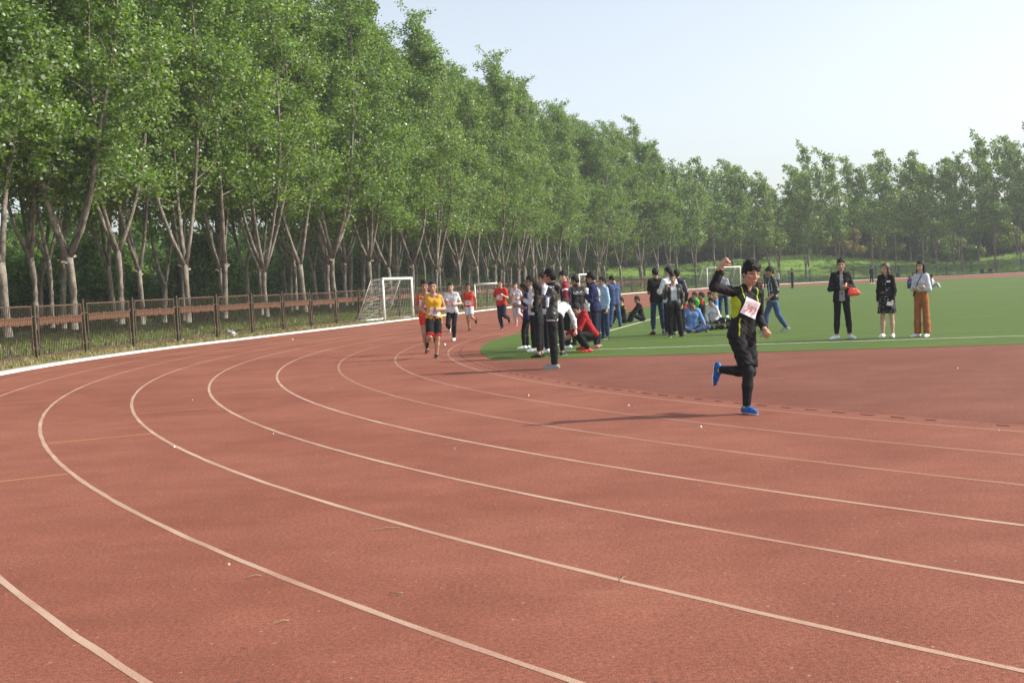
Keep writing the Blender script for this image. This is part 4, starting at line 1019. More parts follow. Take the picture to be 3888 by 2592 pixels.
        if open_ is not None:
            w0, w1 = open_
            def wedge(X):
                d = X - s.P; u, v, w = d @ s.tr / H, d @ s.tf / H, d @ s.tu / H
                half = w0 + (w1 - w0) * np.clip(w / .3, 0, 1); b = np.maximum(np.abs(u) - half, .012 - v); gi = np.minimum(b, 9); return -gi * H
            base = s.__dict__.setdefault('_armguard', None); S2 = SDF()
            for sd in 'RL':
                a, e, wr, hd = s.arm[sd]; S2.rc(a, e, .033 * H + sl_inf, .028 * H + sl_inf, .01); S2.rc(e, wr, .028 * H + sl_inf, .022 * H + sl_inf, .01)
            S.sub(lambda X: np.where(S2.value(X) < .002, -1, wedge(X)))
        s.S = S
        return s.finish(name, S, mats, paint, amp, 24, vox, label)
    def bottom(s, name, mats, end=1.93, inf=.010, waist=.045, amp=.006, paint=None, flare=0., low=0., label=None):
        """end: 0-1 thigh (shorts), 1-2 shin. groups 0 hips, 1 right, 2 left"""
        H = s.H; S = SDF(); w = s.w; fl = s.flat(); hx = .042 if not s.fem else .043; inf *= .8
        wp = s.P + s.tu * waist * H
        for sg in (-1, 1): S.rc(s.P + s.tu * (waist + .02) * H + s.tr * sg * .031 * H * w, s.P - V(0, 0, .012) * H + s.fr * sg * hx * H * w, .050 * H * w + inf, .055 * H * w + inf, .035, 0, (wp, s.tu), fl)
        for sd, g in (('R', 1), ('L', 2)):
            hp, kn, an, fd, up = s.leg[sd]; u1 = nrm(kn - hp); u2 = nrm(an - kn)
            if end <= 1:
                pt = hp + (kn - hp) * end; S.rc(hp, hp + (kn - hp) * min(end + .1, 1.05), .049 * H * w + inf, .036 * H + inf * 1.2 + flare, .010, g, (pt, u1))
            else:
                t = end - 1; S.rc(hp, kn, .049 * H * w + inf, .0335 * H + inf, .03, g); c = (an - kn)
                S.rc(kn, kn + c * min(.4, t), .0335 * H + inf, .0335 * H + inf + flare * .4, .02, g); S.rc(kn + c * min(.4, t), kn + c * t, .0335 * H + inf + flare * .4, .024 * H + inf + flare, .02, g, (kn + c * t, u2))
        s.SB = S
        return s.finish(name, S, mats, paint, amp, 18, 1.0, label)
    def skirt(s, name, mats, length=.24, r0=.075, r1=.10, amp=.008):
        H = s.H; S = SDF(); b = s.P - V(0, 0, length) * H
        for sg in (-1, 1): S.rc(s.P + s.tu * .10 * H + s.tr * sg * .02 * H, b - V(0, 0, .02) * H + s.fr * sg * .028 * H, r0 * H, r1 * H, .04, 0, None, (s.tf, 1.15))
        S.sub(lambda X: (b - X) @ V(0, 0, 1) + .006 * np.sin(X @ V(40, 31, 0))); return s.finish(name, S, mats, None, amp, 16)
    # ---------------- flat prints laid on the cloth
    def lay(s, pts, side=1, off=.004, S=None):
        """pts: Nx2 (u right, w up) in metres from the pelvis; projected onto the garment from the front (1) or back (-1)"""
        S = S or s.S; d = -s.tf * side; q = s.P + np.outer(pts[:, 0], s.sr) + np.outer(pts[:, 1], s.tu) + s.tf * side * .4
        for _ in range(40): q = q + d * np.maximum(S.value(q), 0)[:, None] * .85
        return q - d * off
    def patch(s, name, mat, c, size, rot=0, side=1, off=.006, n=8, S=None, parent=None, curl=.0):
        a = math.radians(rot); x, y = np.meshgrid(np.linspace(-.5, .5, n), np.linspace(-.5, .5, n), indexing='ij'); x = x.ravel() * size[0]; y = y.ravel() * size[1]
        p = np.c_[c[0] + x * math.cos(a) - y * math.sin(a), c[1] + x * math.sin(a) + y * math.cos(a)]; v = s.lay(p, side, off, S)
        if curl: v = v + s.tf * side * (curl * (np.abs(y / size[1]) * 2) ** 2 * (.5 + .5 * np.sin(x * 60)))[:, None]
        i, j = np.meshgrid(np.arange(n - 1), np.arange(n - 1), indexing='ij'); b0 = (i * n + j).ravel()
        return obj(name, mesh_np(name, v, np.stack([b0, b0 + n, b0 + n + 1, b0 + 1], -1), [mat]), parent or s.root)
    def text(s, name, txt, mat, c, size, rot=0, side=1, off=.010, S=None, parent=None, bold=.02, sx=1.0, space=1.0, flip=1):
        cu = bpy.data.curves.new("t", 'FONT'); cu.body = txt; cu.size = size; cu.align_x = 'CENTER'; cu.align_y = 'CENTER'; cu.offset = bold * size; cu.resolution_u = 3; cu.space_character = space
        to = bpy.data.objects.new("t", cu); me = bpy.data.meshes.new_from_object(to)
        v = np.array([w.co[:2] for w in me.vertices]) * V(sx, 1); fs = [list(p.vertices) for p in me.polygons]
        bpy.data.objects.remove(to); bpy.data.curves.remove(cu); bpy.data.meshes.remove(me)
        a = math.radians(rot); p = np.c_[c[0] + v[:, 0] * math.cos(a) - v[:, 1] * math.sin(a), c[1] + v[:, 0] * math.sin(a) + v[:, 1] * math.cos(a)]
        q = s.lay(p, side, off, S); me = bpy.data.meshes.new(name); me.from_pydata(q.tolist(), [], fs); me.update(); me.materials.append(mat)
        return obj(name, me, parent or s.root)
    def bib(s, num, c, size=(.20, .17), rot=0, ts=.10, off=.008, curl=.012):
        H = s.H; a = math.radians(rot); b = s.patch("number_bib", BIBM, c, size, rot, 1, off, 8, curl=curl)
        # front view: image left is the wearer's right, so text is laid mirrored in u
        s.ptext(num, INK, c, ts, rot, b, off + .012 + curl * .3, (0, -size[1] * .12))
        for i in range(9):
            k = (i - 4) / 9 * size[0] * .8; p = (c[0] + k * math.cos(a) - size[1] * .33 * math.sin(a), c[1] + k * math.sin(a) + size[1] * .33 * math.cos(a))
            s.patch("print", INKL, p, (size[0] * .06, size[1] * .085), rot, 1, off + .006 + curl * .5, 2, parent=b)
        return b
    def ptext(s, txt, mat, c, size, rot, parent, off, d=(0, 0), **kw):
        a = math.radians(rot); c2 = (c[0] + d[0] * math.cos(a) - d[1] * math.sin(a), c[1] + d[0] * math.sin(a) + d[1] * math.cos(a))
        cu = bpy.data.curves.new("t", 'FONT'); cu.body = txt; cu.size = size; cu.align_x = 'CENTER'; cu.align_y = 'CENTER'; cu.offset = .012 * size; cu.resolution_u = 3; cu.space_character = kw.get('space', 1.15)
        to = bpy.data.objects.new("t", cu); me = bpy.data.meshes.new_from_object(to)
        v = np.array([w.co[:2] for w in me.vertices]) * V(-1, 1); fs = [list(p.vertices)[::-1] for p in me.polygons]
        bpy.data.objects.remove(to); bpy.data.curves.remove(cu); bpy.data.meshes.remove(me)
        p = np.c_[c2[0] + v[:, 0] * math.cos(a) - v[:, 1] * math.sin(a), c2[1] + v[:, 0] * math.sin(a) + v[:, 1] * math.cos(a)]
        q = s.lay(p, 1, off); me = bpy.data.meshes.new("number"); me.from_pydata(q.tolist(), [], fs); me.update(); me.materials.append(mat)
        return obj("number", me, parent)

def lp(h, *vs):
    f = math.radians(h); F = V(math.cos(f), math.sin(f), 0); R_ = V(math.sin(f), -math.cos(f), 0)
    return tuple(tuple(R_ * a + F * b + V(0, 0, c)) for a, b, c in vs)
def run(sup, h=270):
    k = 1 if sup == 'L' else -1
    sw = lp(h, (.08, .40, -.9), (.10, -.93, -.28)), lp(h, (.05, -.35, -.93))[0]; st = lp(h, (.05, .22, -.97), (.14, -.25, -.95)), lp(h, (0, 1, 0))[0]
    if sup == 'L':
        st = lp(h, (.06, .22, -.97), (.10, -.25, -.95)), st[1]; return dict(RL=sw[0], RF=sw[1], LL=st[0], LF=st[1])
    st = lp(h, (-.06, .22, -.97), (-.10, -.25, -.95)), st[1]; sw = lp(h, (-.08, .40, -.9), (-.10, -.93, -.28)), sw[1]
    return dict(LL=sw[0], LF=sw[1], RL=st[0], RF=st[1])
def stand(h, w=.06, step=0.0): return dict(RL=lp(h, (w, step, -1), (w * .6, step * .3, -1)), LL=lp(h, (-w, -step, -1), (-w * .6, -step * .9, -1)))
def arms_down(h): return dict(RA=lp(h, (.18, -.06, -1), (.05, .25, -1)), LA=lp(h, (-.18, -.06, -1), (-.05, .25, -1)))
def arms_crossed(h): return dict(RA=lp(h, (.22, .05, -.95), (-.85, .5, .14)), LA=lp(h, (-.22, .08, -.95), (.85, .52, .04)))
def arms_phone(h): return dict(RA=lp(h, (.12, .10, -1), (-.55, .62, .50)), LA=lp(h, (-.12, .12, -1), (.55, .65, .42)))
def arms_pocket(h): return dict(RA=lp(h, (.30, -.15, -1), (-.12, .35, -.95)), LA=lp(h, (-.30, -.15, -1), (.12, .35, -.95)))
def arms_run(h, f='L'):
    a = lp(h, (.32, -.30, -.9), (-.45, .80, -.05)); b = lp(h, (-.28, .10, -.95), (.40, .75, .40)); a2 = lp(h, (.28, .10, -.95), (-.40, .75, .40)); b2 = lp(h, (-.32, -.30, -.9), (.45, .80, -.05))
    return dict(RA=a, LA=b) if f == 'L' else dict(RA=a2, LA=b2)
def sit_cross(h): return dict(RL=lp(h, (.72, .66, .12), (-.90, .22, -.26)), LL=lp(h, (-.72, .66, .12), (.90, .30, -.22)), RF=lp(h, (-.8, .5, 0))[0], LF=lp(h, (.8, .5, 0))[0], pz=.075)
def sit_knees(h, up=.62): return dict(RL=lp(h, (.12, .75, up), (.02, .42, -.90)), LL=lp(h, (-.14, .75, up * .9), (-.02, .40, -.90)), RF=lp(h, (.1, 1, 0))[0], LF=lp(h, (-.1, 1, 0))[0], pz=.075)
PPL = {}

# --- 353, the leading runner
p = Person("runner in black and neon yellow kit, fist raised, wearing bib 353, closest to the camera", (2.60, 13.14), 1.745, 300, lean=(.15, -.06, .98), look=292, nod=10, tilt=-4,
    RA=((-.76, -.40, .20), (.38, .05, .92), (.62, -.25, .70)), LA=((.04, .34, -.92), (.10, -.74, -.50)), RL=((.24, -.26, -.93), (-.07, .06, -.99)), LL=((.02, -.16, -.98), (-.72, .66, .06)), RF=(.42, -.9, 0), LF=(-.10, .12, -.98),
    hair='tousled', shoes=(SHB, SHW), fist=.98, skin=0, seed=3, fringe=.16, twist=-6)
def paint353(u, v, w, g, t):
    m = np.zeros(len(u)); tor = g == 0
    m[tor & (u > .073 + .03 * np.abs((w - .16) / .08) ** 3) & (w > .085) & (w < .24)] = 1
    m[tor & (u < -.098) & (w > .10) & (w < .22)] = 1
    m[tor & (np.abs(np.abs(u) - (.050 + .012 * np.clip((w - .24) / .05, 0, 1))) < .004) & (w > .225) & (v > 0)] = 1
    m[tor & (np.abs(u - .063) < .004) & (w < .10)] = 1
    m[tor & (np.abs(u + .056) < .004) & (w > .17) & (w < .23) & (v > 0)] = 1
    m[(g > 0) & (v < .0) & (np.abs(t - .93) < .03)] = 1
    return m
p.bottom("leggings", BLKJ, 1.96, .003, amp=.002)
p.bottom("shorts", BLK, .86, .014, flare=.012, amp=.012); p.socks(NEON)
p.top("shirt", [BLKJ, NEON], 1.80, .010, -.035, .014, .008, paint353, neck=.046, vox=.62)
p.bib("353", (-.005, .295), (.225, .190), 17, .098)

# --- the pack behind him
h = 276
p = Person("runner in yellow singlet and black shorts with red hems, bib 51", (-1.70, 26.49), 1.755, h, lean=(.02, -.05, 1), look=272, **run('L', h), RA=((-.42, .30, -.82), (.62, -.55, -.50)), LA=((.26, .28, -.92), (-.52, -.84, .02)), hair='crew', fringe=.24, skin=0, shoes=(SHK, SHW), fist=.75, seed=4, group=None)
p.bottom("shorts", [BLK, REDC], .92, .022, flare=.006, amp=.008, paint=lambda u, v, w, g, t: ((g > 0) & (t > .82)).astype(int))
p.top("singlet", [YEL, ORED], 0, .012, -.075, paint=lambda u, v, w, g, t: ((np.abs(u + .012 * np.sin(w * 60)) < .014) & (v > 0) & (w < .03) & (w > -.05)).astype(int), neck=.085, vneck=.03)
p.bib("51", (-.03, .135), (.23, .18), 8, .10)
h = 268
p = Person("runner in red singlet with yellow trim, half hidden behind the yellow singlet runner", (-2.06, 28.6), 1.79, h, lean=(.01, -.06, 1), look=274, **run('R', h), **arms_run(h, 'L'), hair='tousled', fringe=.22, skin=1, shoes=(SHK, SHR_), fist=.8, seed=5)
p.bottom("shorts", [REDC, YEL], .50, .012, amp=.005, paint=lambda u, v, w, g, t: ((g > 0) & (t > .88)).astype(int))
p.top("singlet", [REDC, YEL, ORED], 0, .010, -.03, neck=.085, vneck=.03, paint=lambda u, v, w, g, t: np.where((w > .2) & (np.abs(np.abs(u) - .075 + (w - .2) * .1) < .008) | ((w > .20) & (np.abs(np.hypot(u, (w - .31)) - .062) < .009)), 1, np.where(w < .05, 2, 0)))
p.bib("5", (.04, .285), (.20, .18), 4, .10)
h = 262
p = Person("runner in plain white tee and black trousers behind the yellow singlet runner", (-1.69, 34.53), 1.73, h, look=268, **run('L', h), **arms_run(h, 'R'), lean=(0, -.03, 1), hair='short', fringe=.22, skin=2, shoes=(SHW, SHW), fist=.7, seed=6)
p.bottom("trousers", BLK, 1.93, .009, amp=.005); p.top("tee_shirt", WHT, .72, .016, -.045, .014, .012, neck=.062); p.bib("45", (0, .255), (.20, .15), 4, .09)
h = 258
p = Person("runner in orange-red singlet and white shorts wearing glasses", (-1.49, 42.20), 1.71, h, look=262, **run('R', h), RA=lp(h, (.25, -.25, -.95), (-.1, .75, -.35)), LA=lp(h, (-.30, -.28, -.95), (-.02, .22, -.97)), hair='short', fringe=.22, skin=1, shoes=(SHK, SHK), fist=.6, glasses=True, seed=7)
p.bottom("shorts", WHT, .82, .016, flare=.006, amp=.01); p.top("singlet", [REDC, ORED], 0, .012, -.04, neck=.08, vneck=.02, paint=lambda u, v, w, g, t: (np.sin(w * 70 + u * 25) > .75).astype(int)); p.bib("41", (.0, .10), (.21, .16), 3, .09)
h = 255
p = Person("runner in red tee and navy trousers wearing bib 62", (-.33, 41.49), 1.77, h, look=252, **run('R', h), **arms_run(h, 'L'), lean=(-.02, -.04, 1), hair='short', fringe=.22, skin=0, shoes=(SHK, SHW), fist=.7, seed=8)
p.bottom("trousers", NAVYD, 1.95, .016, amp=.01); p.top("tee_shirt", REDC, .80, .020, -.06, .020, .012, neck=.058); p.bib("62", (.03, .215), (.20, .19), -4, .10); p.patch("chest_badge", PRINTB, (-.07, .40), (.06, .055), 0, 1, .004, 4)
h = 256
p = Person("runner in light grey tee and sweatpants wearing bib 176", (.20, 44.46), 1.66, h, look=262, nod=-6, **run('R', h), RA=lp(h, (.15, .15, -1), (-.5, .6, .6)), LA=lp(h, (-.28, -.2, -.95), (.35, .8, 0)), hair='short', fringe=.2, skin=2, shoes=(SHR_, SHW), fist=.7, seed=9)
p.bottom("sweatpants", SWEAT, 1.92, .014, amp=.008); p.top("tee_shirt", GREYL, .7, .015, -.045, .014, .01, neck=.06); p.bib("176", (.02, .13), (.21, .16), 2, .08)
h = 256
p = Person("dark haired runner in red shirt at the back of the pack", (.62, 47.6), 1.75, h, look=262, **run('L', h), **arms_run(h, 'R'), hair='short', skin=0, shoes=(SHK, SHW), seed=10)
p.bottom("shorts", BLK, .9, .02); p.top("tee_shirt", REDC, .7, .016, -.05, .014, .01)

# --- the standing group on the corner of the turf
h = 178
p = Person("person in navy tee and black tights with white trainers, left end of the standing group", (.28, 28.33), 1.60, h, look=172, nod=12, fem=True, RL=lp(h, (.05, .12, -1), (.05, -.05, -1)), LL=lp(h, (-.08, .28, -1), (-.05, .0, -1)), RA=lp(h, (.15, .1, -1), (-.2, .75, .25)), LA=lp(h, (-.15, .1, -1), (.2, .75, .15)), hair='bob', skin=1, shoes=(SHW, SHW), seed=11, w=1.12)
p.bottom("tights", BLK, 1.95, .004, amp=.003); p.top("tee_shirt", NAVY, .95, .022, -.10, .022, .012)
h = 182
p = Person("man with glasses in white jacket, second in the standing group from the left", (.46, 27.2), 1.745, h, look=188, **stand(h), **arms_phone(h), hair='short', skin=1, shoes=(SHW, SHW), glasses=True, seed=12)
p.bottom("trousers", BLK, 1.95, .012); p.top("jacket", WHT, 1.9, .02, -.05, .016, .01, collar=1)
h = 170
p = Person("tall brown haired man in white top behind the black clad woman", (.74, 26.5), 1.80, h, look=172, **stand(h), **arms_phone(h), hair='short', hc='d', skin=0, shoes=(SHW, SHW), seed=13)
p.bottom("trousers", BLK, 1.95, .012); p.top("jacket", [WHT, BLK], 1.9, .016, -.05, .014, .01, collar=1, paint=lambda u, v, w, g, t: ((g > 0) & (np.abs(t - .5) < .05)).astype(int))
h = 165
p = Person("long haired woman in black with cropped trousers and black slippers", (.54, 24.94), 1.585, h, look=160, fem=True, **stand(h, .07), **arms_crossed(h), hair='long', skin=2, shoes=(SHK, SHK), seed=14)
p.bottom("trousers", BLK, 1.78, .010); p.top("blouse", BLK, 1.9, .018, -.09, .016, .01)
h = 172
p = Person("man in black leather jacket and black trousers, arms folded, standing on the red track edge", (.70, 21.50), 1.815, h, look=158, lean=(.02, .01, 1), **stand(h, .05, .03), RA=lp(h, (.2, .2, -.95), (-.80, .4, .3)), LA=lp(h, (-.16, .36, -.9), (.80, .18, .42)), RF=lp(h, (.12, 1, 0))[0], LF=lp(h, (-.05, 1, 0))[0], hair='tousled', fringe=.2, skin=1, shoes=(SHG, SHW), seed=15)
p.bottom("trousers", BLK, 1.97, .014, amp=.012); p.top("inner_shirt", GREYL, 1.2, .010, -.052, amp=.003); p.top("jacket", [LEATH, NAVYD], 1.92, .022, -.035, .016, .012, hood=True, collar=1, paint=lambda u, v, w, g, t: ((g == 0) & (w > .275) & (v > -.02)).astype(int))
PPL['leather'] = p
h = 72
p = Person("person in white shirt and black jeans bending forward beside the crouching red hoodie", (.97, 25.26), 1.66, h, lean=(.34, .80, .34), look=72, nod=70, fem=True, RL=lp(h, (.05, .10, -1), (.02, -.06, -1)), LL=lp(h, (-.05, .06, -1), (-.02, -.06, -1)), RA=((.40, -.12, -.9), (.12, -.15, -1)), LA=((.25, .3, -.9), (.2, .1, -1)), hair='short', skin=2, shoes=(SHK, SHW), seed=16, w=1.05)
p.bottom("jeans", [BLK, GREY], 1.90, .008, paint=lambda u, v, w, g, t: ((g > 0) & (t > .90) & (w < -.3)).astype(int)); p.top("shirt", WHT, 1.88, .022, -.02, .018, .014, collar=1)
h = 192
p = Person("man crouching in red hoodie and red shoes, holding a water bottle", (1.58, 26.05), 1.74, h, lean=(-.50, -.10, .86), look=212, nod=26, RL=lp(h, (.22, .92, .30), (-.03, -.50, -.86)), LL=lp(h, (-.25, .95, .16), (.05, -.55, -.83)), RF=lp(h, (.1, 1, 0))[0], LF=lp(h, (-.15, 1, 0))[0], RA=((-.45, -.1, -.85), (-.75, -.15, -.55)), LA=((-.42, -.25, -.85), (-.80, .05, -.50)), hair='short', skin=0, shoes=(SHR_, SHR_), glasses=True, seed=17, w=1.05)
p.bottom("trousers", BLK, 1.95, .014); p.top("hoodie", [REDD, REDC], 1.92, .020, -.02, .018, .014, hood=True)
PPL['crouch'] = p
h = 172
p = Person("stocky man in maroon and navy jacket turning to look back over his shoulder", (1.24, 27.5), 1.83, h, look=228, **stand(h), **arms_pocket(h), hair='short', fringe=.14, skin=2, shoes=(SHW, SHW), seed=18, w=1.18)
p.bottom("trousers", BLK, 1.95, .014)
p.top("jacket", [NAVY, MAROON, WHT], 1.95, .026, -.06, .022, .012, collar=1, paint=lambda u, v, w, g, t: np.where((g > 0) & (t < .34) & (t > .22) & (w > .2), 2, np.where((g > 0) | (w > .25), 1, 0)))
h = 118
p = Person("man seen from behind in black jacket with white lettering across its back", (1.61, 29.07), 1.715, h, look=160, nod=10, **stand(h), **arms_phone(h), hair='short', skin=1, shoes=(SHK, SHW), seed=19)
p.bottom("trousers", BLK, 1.95, .014); p.top("jacket", BLKJ, 1.93, .026, -.06, .02, .012, collar=1)
p.patch("print", PRINTW, (.0, .395), (.26, .012), 0, -1, .003, 8); p.patch("print", PRINTW, (-.13, .365), (.014, .07), 0, -1, .003, 5); p.text("print", "G", PRINTW, (-.085, .355), .055, 0, -1, .004); p.text("print", "STREET", MATS["cloth_grey"], (.035, .350), .05, 0, -1, .004)
h = 128
p = Person("long haired woman in white and lilac shirt between the black jacket and the navy jacket", (2.02, 30.3), 1.66, h, look=140, fem=True, **stand(h), **arms_phone(h), hair='long', skin=2, shoes=(SHK, SHW), seed=20)
p.bottom("trousers", BLK, 1.95, .010); p.top("shirt", WHT, 1.9, .02, -.06, .016, .012, collar=1)
h = 205
p = Person("person in pale blue shirt almost hidden behind the navy jacket man", (2.42, 31.2), 1.66, h, look=200, **stand(h), **arms_down(h), hair='short', skin=0, shoes=(SHK, SHW), seed=21)
p.bottom("trousers", JEAND, 1.95, .012); p.top("shirt", PALEB, 1.9, .018, -.05, .014, .01, collar=1)
h = 158
p = Person("man in navy bomber jacket with white and red back print, navy trousers, grey orange trainers", (1.90, 27.25), 1.765, h, look=152, nod=16, lean=(-.03, .04, 1), **stand(h, .05, .02), **arms_phone(h), RF=(-1, .0, 0), LF=(-1, -.08, 0), hair='short', fringe=.12, skin=1, shoes=(SHO, SHO), seed=22)
p.bottom("trousers", NAVYD, 1.93, .012); p.top("jacket", [NAVY, BLK], 1.95, .030, -.055, .022, .012, collar=1, paint=lambda u, v, w, g, t: (w < -.025).astype(int))
for i, (cx_, cy_, rr_) in enumerate(((.02, .405, .05), (.05, .36, .045), (.03, .32, .04), (.07, .30, .025))):
    a = np.arange(12) * .5236; b = MB(); pp = np.c_[cx_ + rr_ * np.cos(a), cy_ + rr_ * 1.2 * np.sin(a)]; pp = np.vstack([pp, pp[:1]]); b.tube(p.lay(pp, -1, .003), .006, 4, cap=False); obj("print", b.mesh("print", [PRINTW]), p.root)
p.patch("print", PRINTR, (.05, .235), (.15, .012), 0, -1, .004, 6); p.text("print", "EST", PRINTW, (.05, .195), .055, 0, -1, .004); p.text("print", "B.C", PRINTW, (.05, .155), .05, 0, -1, .004)

# --- blazer man and the two sitting behind him
h = 112
p = Person("man seen from behind in blue blazer and jeans, looking down", (3.39, 38.89), 1.71, h, look=135, nod=28, RL=lp(h, (.14, .0, -1), (.10, 0, -1)), LL=lp(h, (-.12, 0, -1), (-.12, 0, -1)), **arms_phone(h), hair='short', skin=0, shoes=(SHK, SHW), seed=23, w=1.04)
p.bottom("jeans", JEAN, 1.96, .012); p.top("blazer", BLUEB, 1.95, .022, -.10, .018, .008, collar=1)
h = 185
p = Person("person sitting on the turf in black jacket with green shoulders, behind the blazer man", (3.98, 41.78), 1.74, h, lean=(-.12, 0, 1), look=200, **sit_knees(h), RA=lp(h, (.1, .75, -.5), (-.1, .8, -.45)), LA=lp(h, (-.1, .75, -.5), (.1, .8, -.45)), hair='short', skin=1, shoes=(SHK, SHK), seed=24)
p.bottom("trousers", BLK, 1.95, .012); p.top("jacket", [BLK, NEON], 1.9, .018, -.03, .014, .01, paint=lambda u, v, w, g, t: ((g == 0) & (w > .23) & (np.abs(u) > .02)).astype(int))
h = 190
p = Person("person in dark grey jacket sitting alone on the pitch line, arms on knees", (4.72, 42.75), 1.74, h, lean=(-.22, 0, 1), look=200, nod=6, **sit_knees(h, .42), RA=lp(h, (.1, .6, -.7), (-.1, .9, -.3)), LA=lp(h, (-.1, .6, -.7), (.1, .9, -.25)), hair='short', skin=1, shoes=(SHK, SHK), seed=25)
p.bottom("trousers", GREY if False else NAVYD, 1.95, .012); p.top("jacket", BLKJ, 1.9, .02, -.04, .016, .012, collar=1)

# --- second standing cluster
h = 98
p = Person("man seen from behind in black tee and rolled up jeans", (4.01, 32.48), 1.835, h, look=110, nod=8, RL=lp(h, (.10, 0, -1), (.08, 0, -1)), LL=lp(h, (-.08, 0, -1), (-.02, 0, -1)), **arms_phone(h), RF=lp(h, (.3, -1, 0))[0] if False else None, hair='crew', skin=1, shoes=(SHK, SHR_), seed=26)
p.bottom("jeans", [JEAND, PALEB], 1.86, .008, paint=lambda u, v, w, g, t: ((g > 0) & (t > .9) & (w < -.35)).astype(int)); p.top("tee_shirt", BLK, .85, .022, -.045, .022, .012)
h = 112
p = Person("tall man in white shirt standing behind the grey tee man", (4.24, 31.75), 1.83, h, look=158, **stand(h), RA=lp(h, (.3, .1, -.95), (-.4, .8, .3)), LA=lp(h, (-.35, .1, -.9), (.3, .8, .1)), hair='short', skin=0, shoes=(SHG, SHW), seed=27)
p.bottom("trousers", BLK, 1.95, .012); p.top("shirt", WHT, 1.9, .02, -.05, .018, .012, collar=1)
h = 80
p = Person("man in dark jacket half hidden behind the white shirt man", (4.56, 32.3), 1.76, h, look=70, **stand(h), **arms_pocket(h), hair='short', skin=1, shoes=(SHK, SHW), seed=28)
p.bottom("trousers", BLK, 1.95, .012); p.top("jacket", [LEATH, NAVY], 1.92, .022, -.05, .018, .012, collar=1, paint=lambda u, v, w, g, t: ((g == 0) & (w > .22)).astype(int))
h = 272
p = Person("man in grey tee under open black jacket with one hand raised to his face", (4.24, 30.61), 1.645, h, look=262, nod=-3, tilt=4, RL=lp(h, (.10, .02, -1), (.03, 0, -1)), LL=lp(h, (-.12, 0, -1), (-.10, 0, -1)), RA=((-.30, -.18, -.92), (.22, -.30, .95)), LA=lp(h, (-.30, -.10, -1), (.16, .30, -.95)), hair='short', fringe=.2, skin=0, shoes=(SHK, SHW), fist=.7, seed=29, w=1.06)
p.bottom("trousers", BLK, 1.98, .024, amp=.014); p.top("tee_shirt", [GREYL, GREY], .5, .002, -.06, amp=.002, paint=lambda u, v, w, g, t: ((np.abs(w - .20) < .006) | (np.abs(w - .06) < .006) & (np.abs(u) < .06)).astype(int)); p.top("jacket", LEATH, 1.93, .024, -.05, .018, .012, open_=(.050, .040))
# --- sitting cluster
h = 268
p = Person("man in sky blue shirt and jeans sitting cross-legged on the turf", (4.99, 32.75), 1.78, h, look=196, nod=4, lean=(.02, -.06, 1), **sit_cross(h), RA=((-.45, -.25, -.85), (.12, -.55, -.75)), LA=((.38, -.05, -.92), (.28, -.35, -.90)), hair='short', fringe=.12, skin=1, shoes=(SHK, SHK), seed=30)
p.bottom("jeans", JEAN, 1.92, .014); p.top("shirt", SKYB, 1.35, .022, -.04, .018, .012, collar=1.2, vneck=.05, neck=.05)
h = 232
p = Person("ponytailed woman in white shirt sitting on the turf", (6.17, 36.2), 1.60, h, look=205, nod=10, fem=True, lean=(-.05, -.02, 1), RL=lp(h, (.5, .8, .05), (.1, -.5, -.3)), LL=lp(h, (-.5, .85, .05), (.6, .3, -.2)), RF=lp(h, (.5, .8, 0))[0], LF=lp(h, (.8, .5, 0))[0], pz=.09, RA=((-.35, -.25, -.9), (.15, -.45, -.85)), LA=((.30, -.05, -.95), (-.65, -.4, -.6)), hair='pony', skin=2, shoes=(SHK, SHK), seed=31)
p.bottom("trousers", OLIVE, 1.92, .014); p.top("shirt", WHT, 1.92, .02, -.03, .018, .012, collar=1, vneck=.04, neck=.05)
h = 165
p = Person("man in black tee with red shoulders sitting behind the blue shirt man", (6.72, 41.6), 1.80, h, look=182, **sit_cross(h), RA=lp(h, (.3, .35, -.9), (-.3, .7, -.5)), LA=lp(h, (-.3, .35, -.9), (.3, .7, -.5)), hair='short', skin=1, shoes=(SHK, SHK), seed=32, w=1.05)
p.bottom("trousers", NAVYD, 1.92, .014); p.top("tee_shirt", [BLK, REDC], .85, .02, -.03, .02, .012, paint=lambda u, v, w, g, t: ((w > .235) & (np.abs(u) > .045) & (v > -.03)).astype(int))
h = 205
p = Person("person in bright green shirt sitting furthest back in the seated cluster", (7.05, 45.3), 1.74, h, look=200, **sit_cross(h), **arms_down(h), hair='short', skin=1, shoes=(SHK, SHK), seed=33)
p.bottom("trousers", BLK, 1.92, .014); p.top("tee_shirt", GREENT, .8, .02, -.03, .018, .012)
h = 170
p = Person("crop haired man sitting in black tee with an orange trimmed collar", (7.62, 45.01), 1.74, h, look=190, nod=12, **sit_cross(h), **arms_down(h), hair='crew', skin=1, shoes=(SHK, SHK), seed=34)
p.bottom("trousers", BLK, 1.92, .014); p.top("tee_shirt", [BLK, ORED], .8, .02, -.03, .018, .012, paint=lambda u, v, w, g, t: ((w > .272)).astype(int))
PPL['pack'] = p
h = 95
p = Person("person in red vest over navy sitting right behind the grey tee man", (5.62, 38.87), 1.72, h, **sit_knees(h), **arms_down(h), hair='short', skin=1, shoes=(SHK, SHK), seed=35)
p.bottom("trousers", NAVYD, 1.92, .014); p.top("vest", [REDC, NAVYD], .8, .02, -.03, .018, .012, paint=lambda u, v, w, g, t: ((g > 0) | (w < .08)).astype(int))
h = 75
p = Person("man in grey tee and dark jeans walking away behind the raised arm of runner 353", (7.62, 42.52), 1.71, h, look=75, RL=lp(h, (.05, .25, -1), (.02, -.1, -1)), LL=lp(h, (-.05, -.15, -1), (-.02, -.4, -1)), RA=lp(h, (.2, .2, -.95), (0, .5, -.9)), LA=((-.38, -.1, -.92), (-.28, -.15, -.95)), hair='short', skin=1, shoes=(SHW, SHW), seed=36)
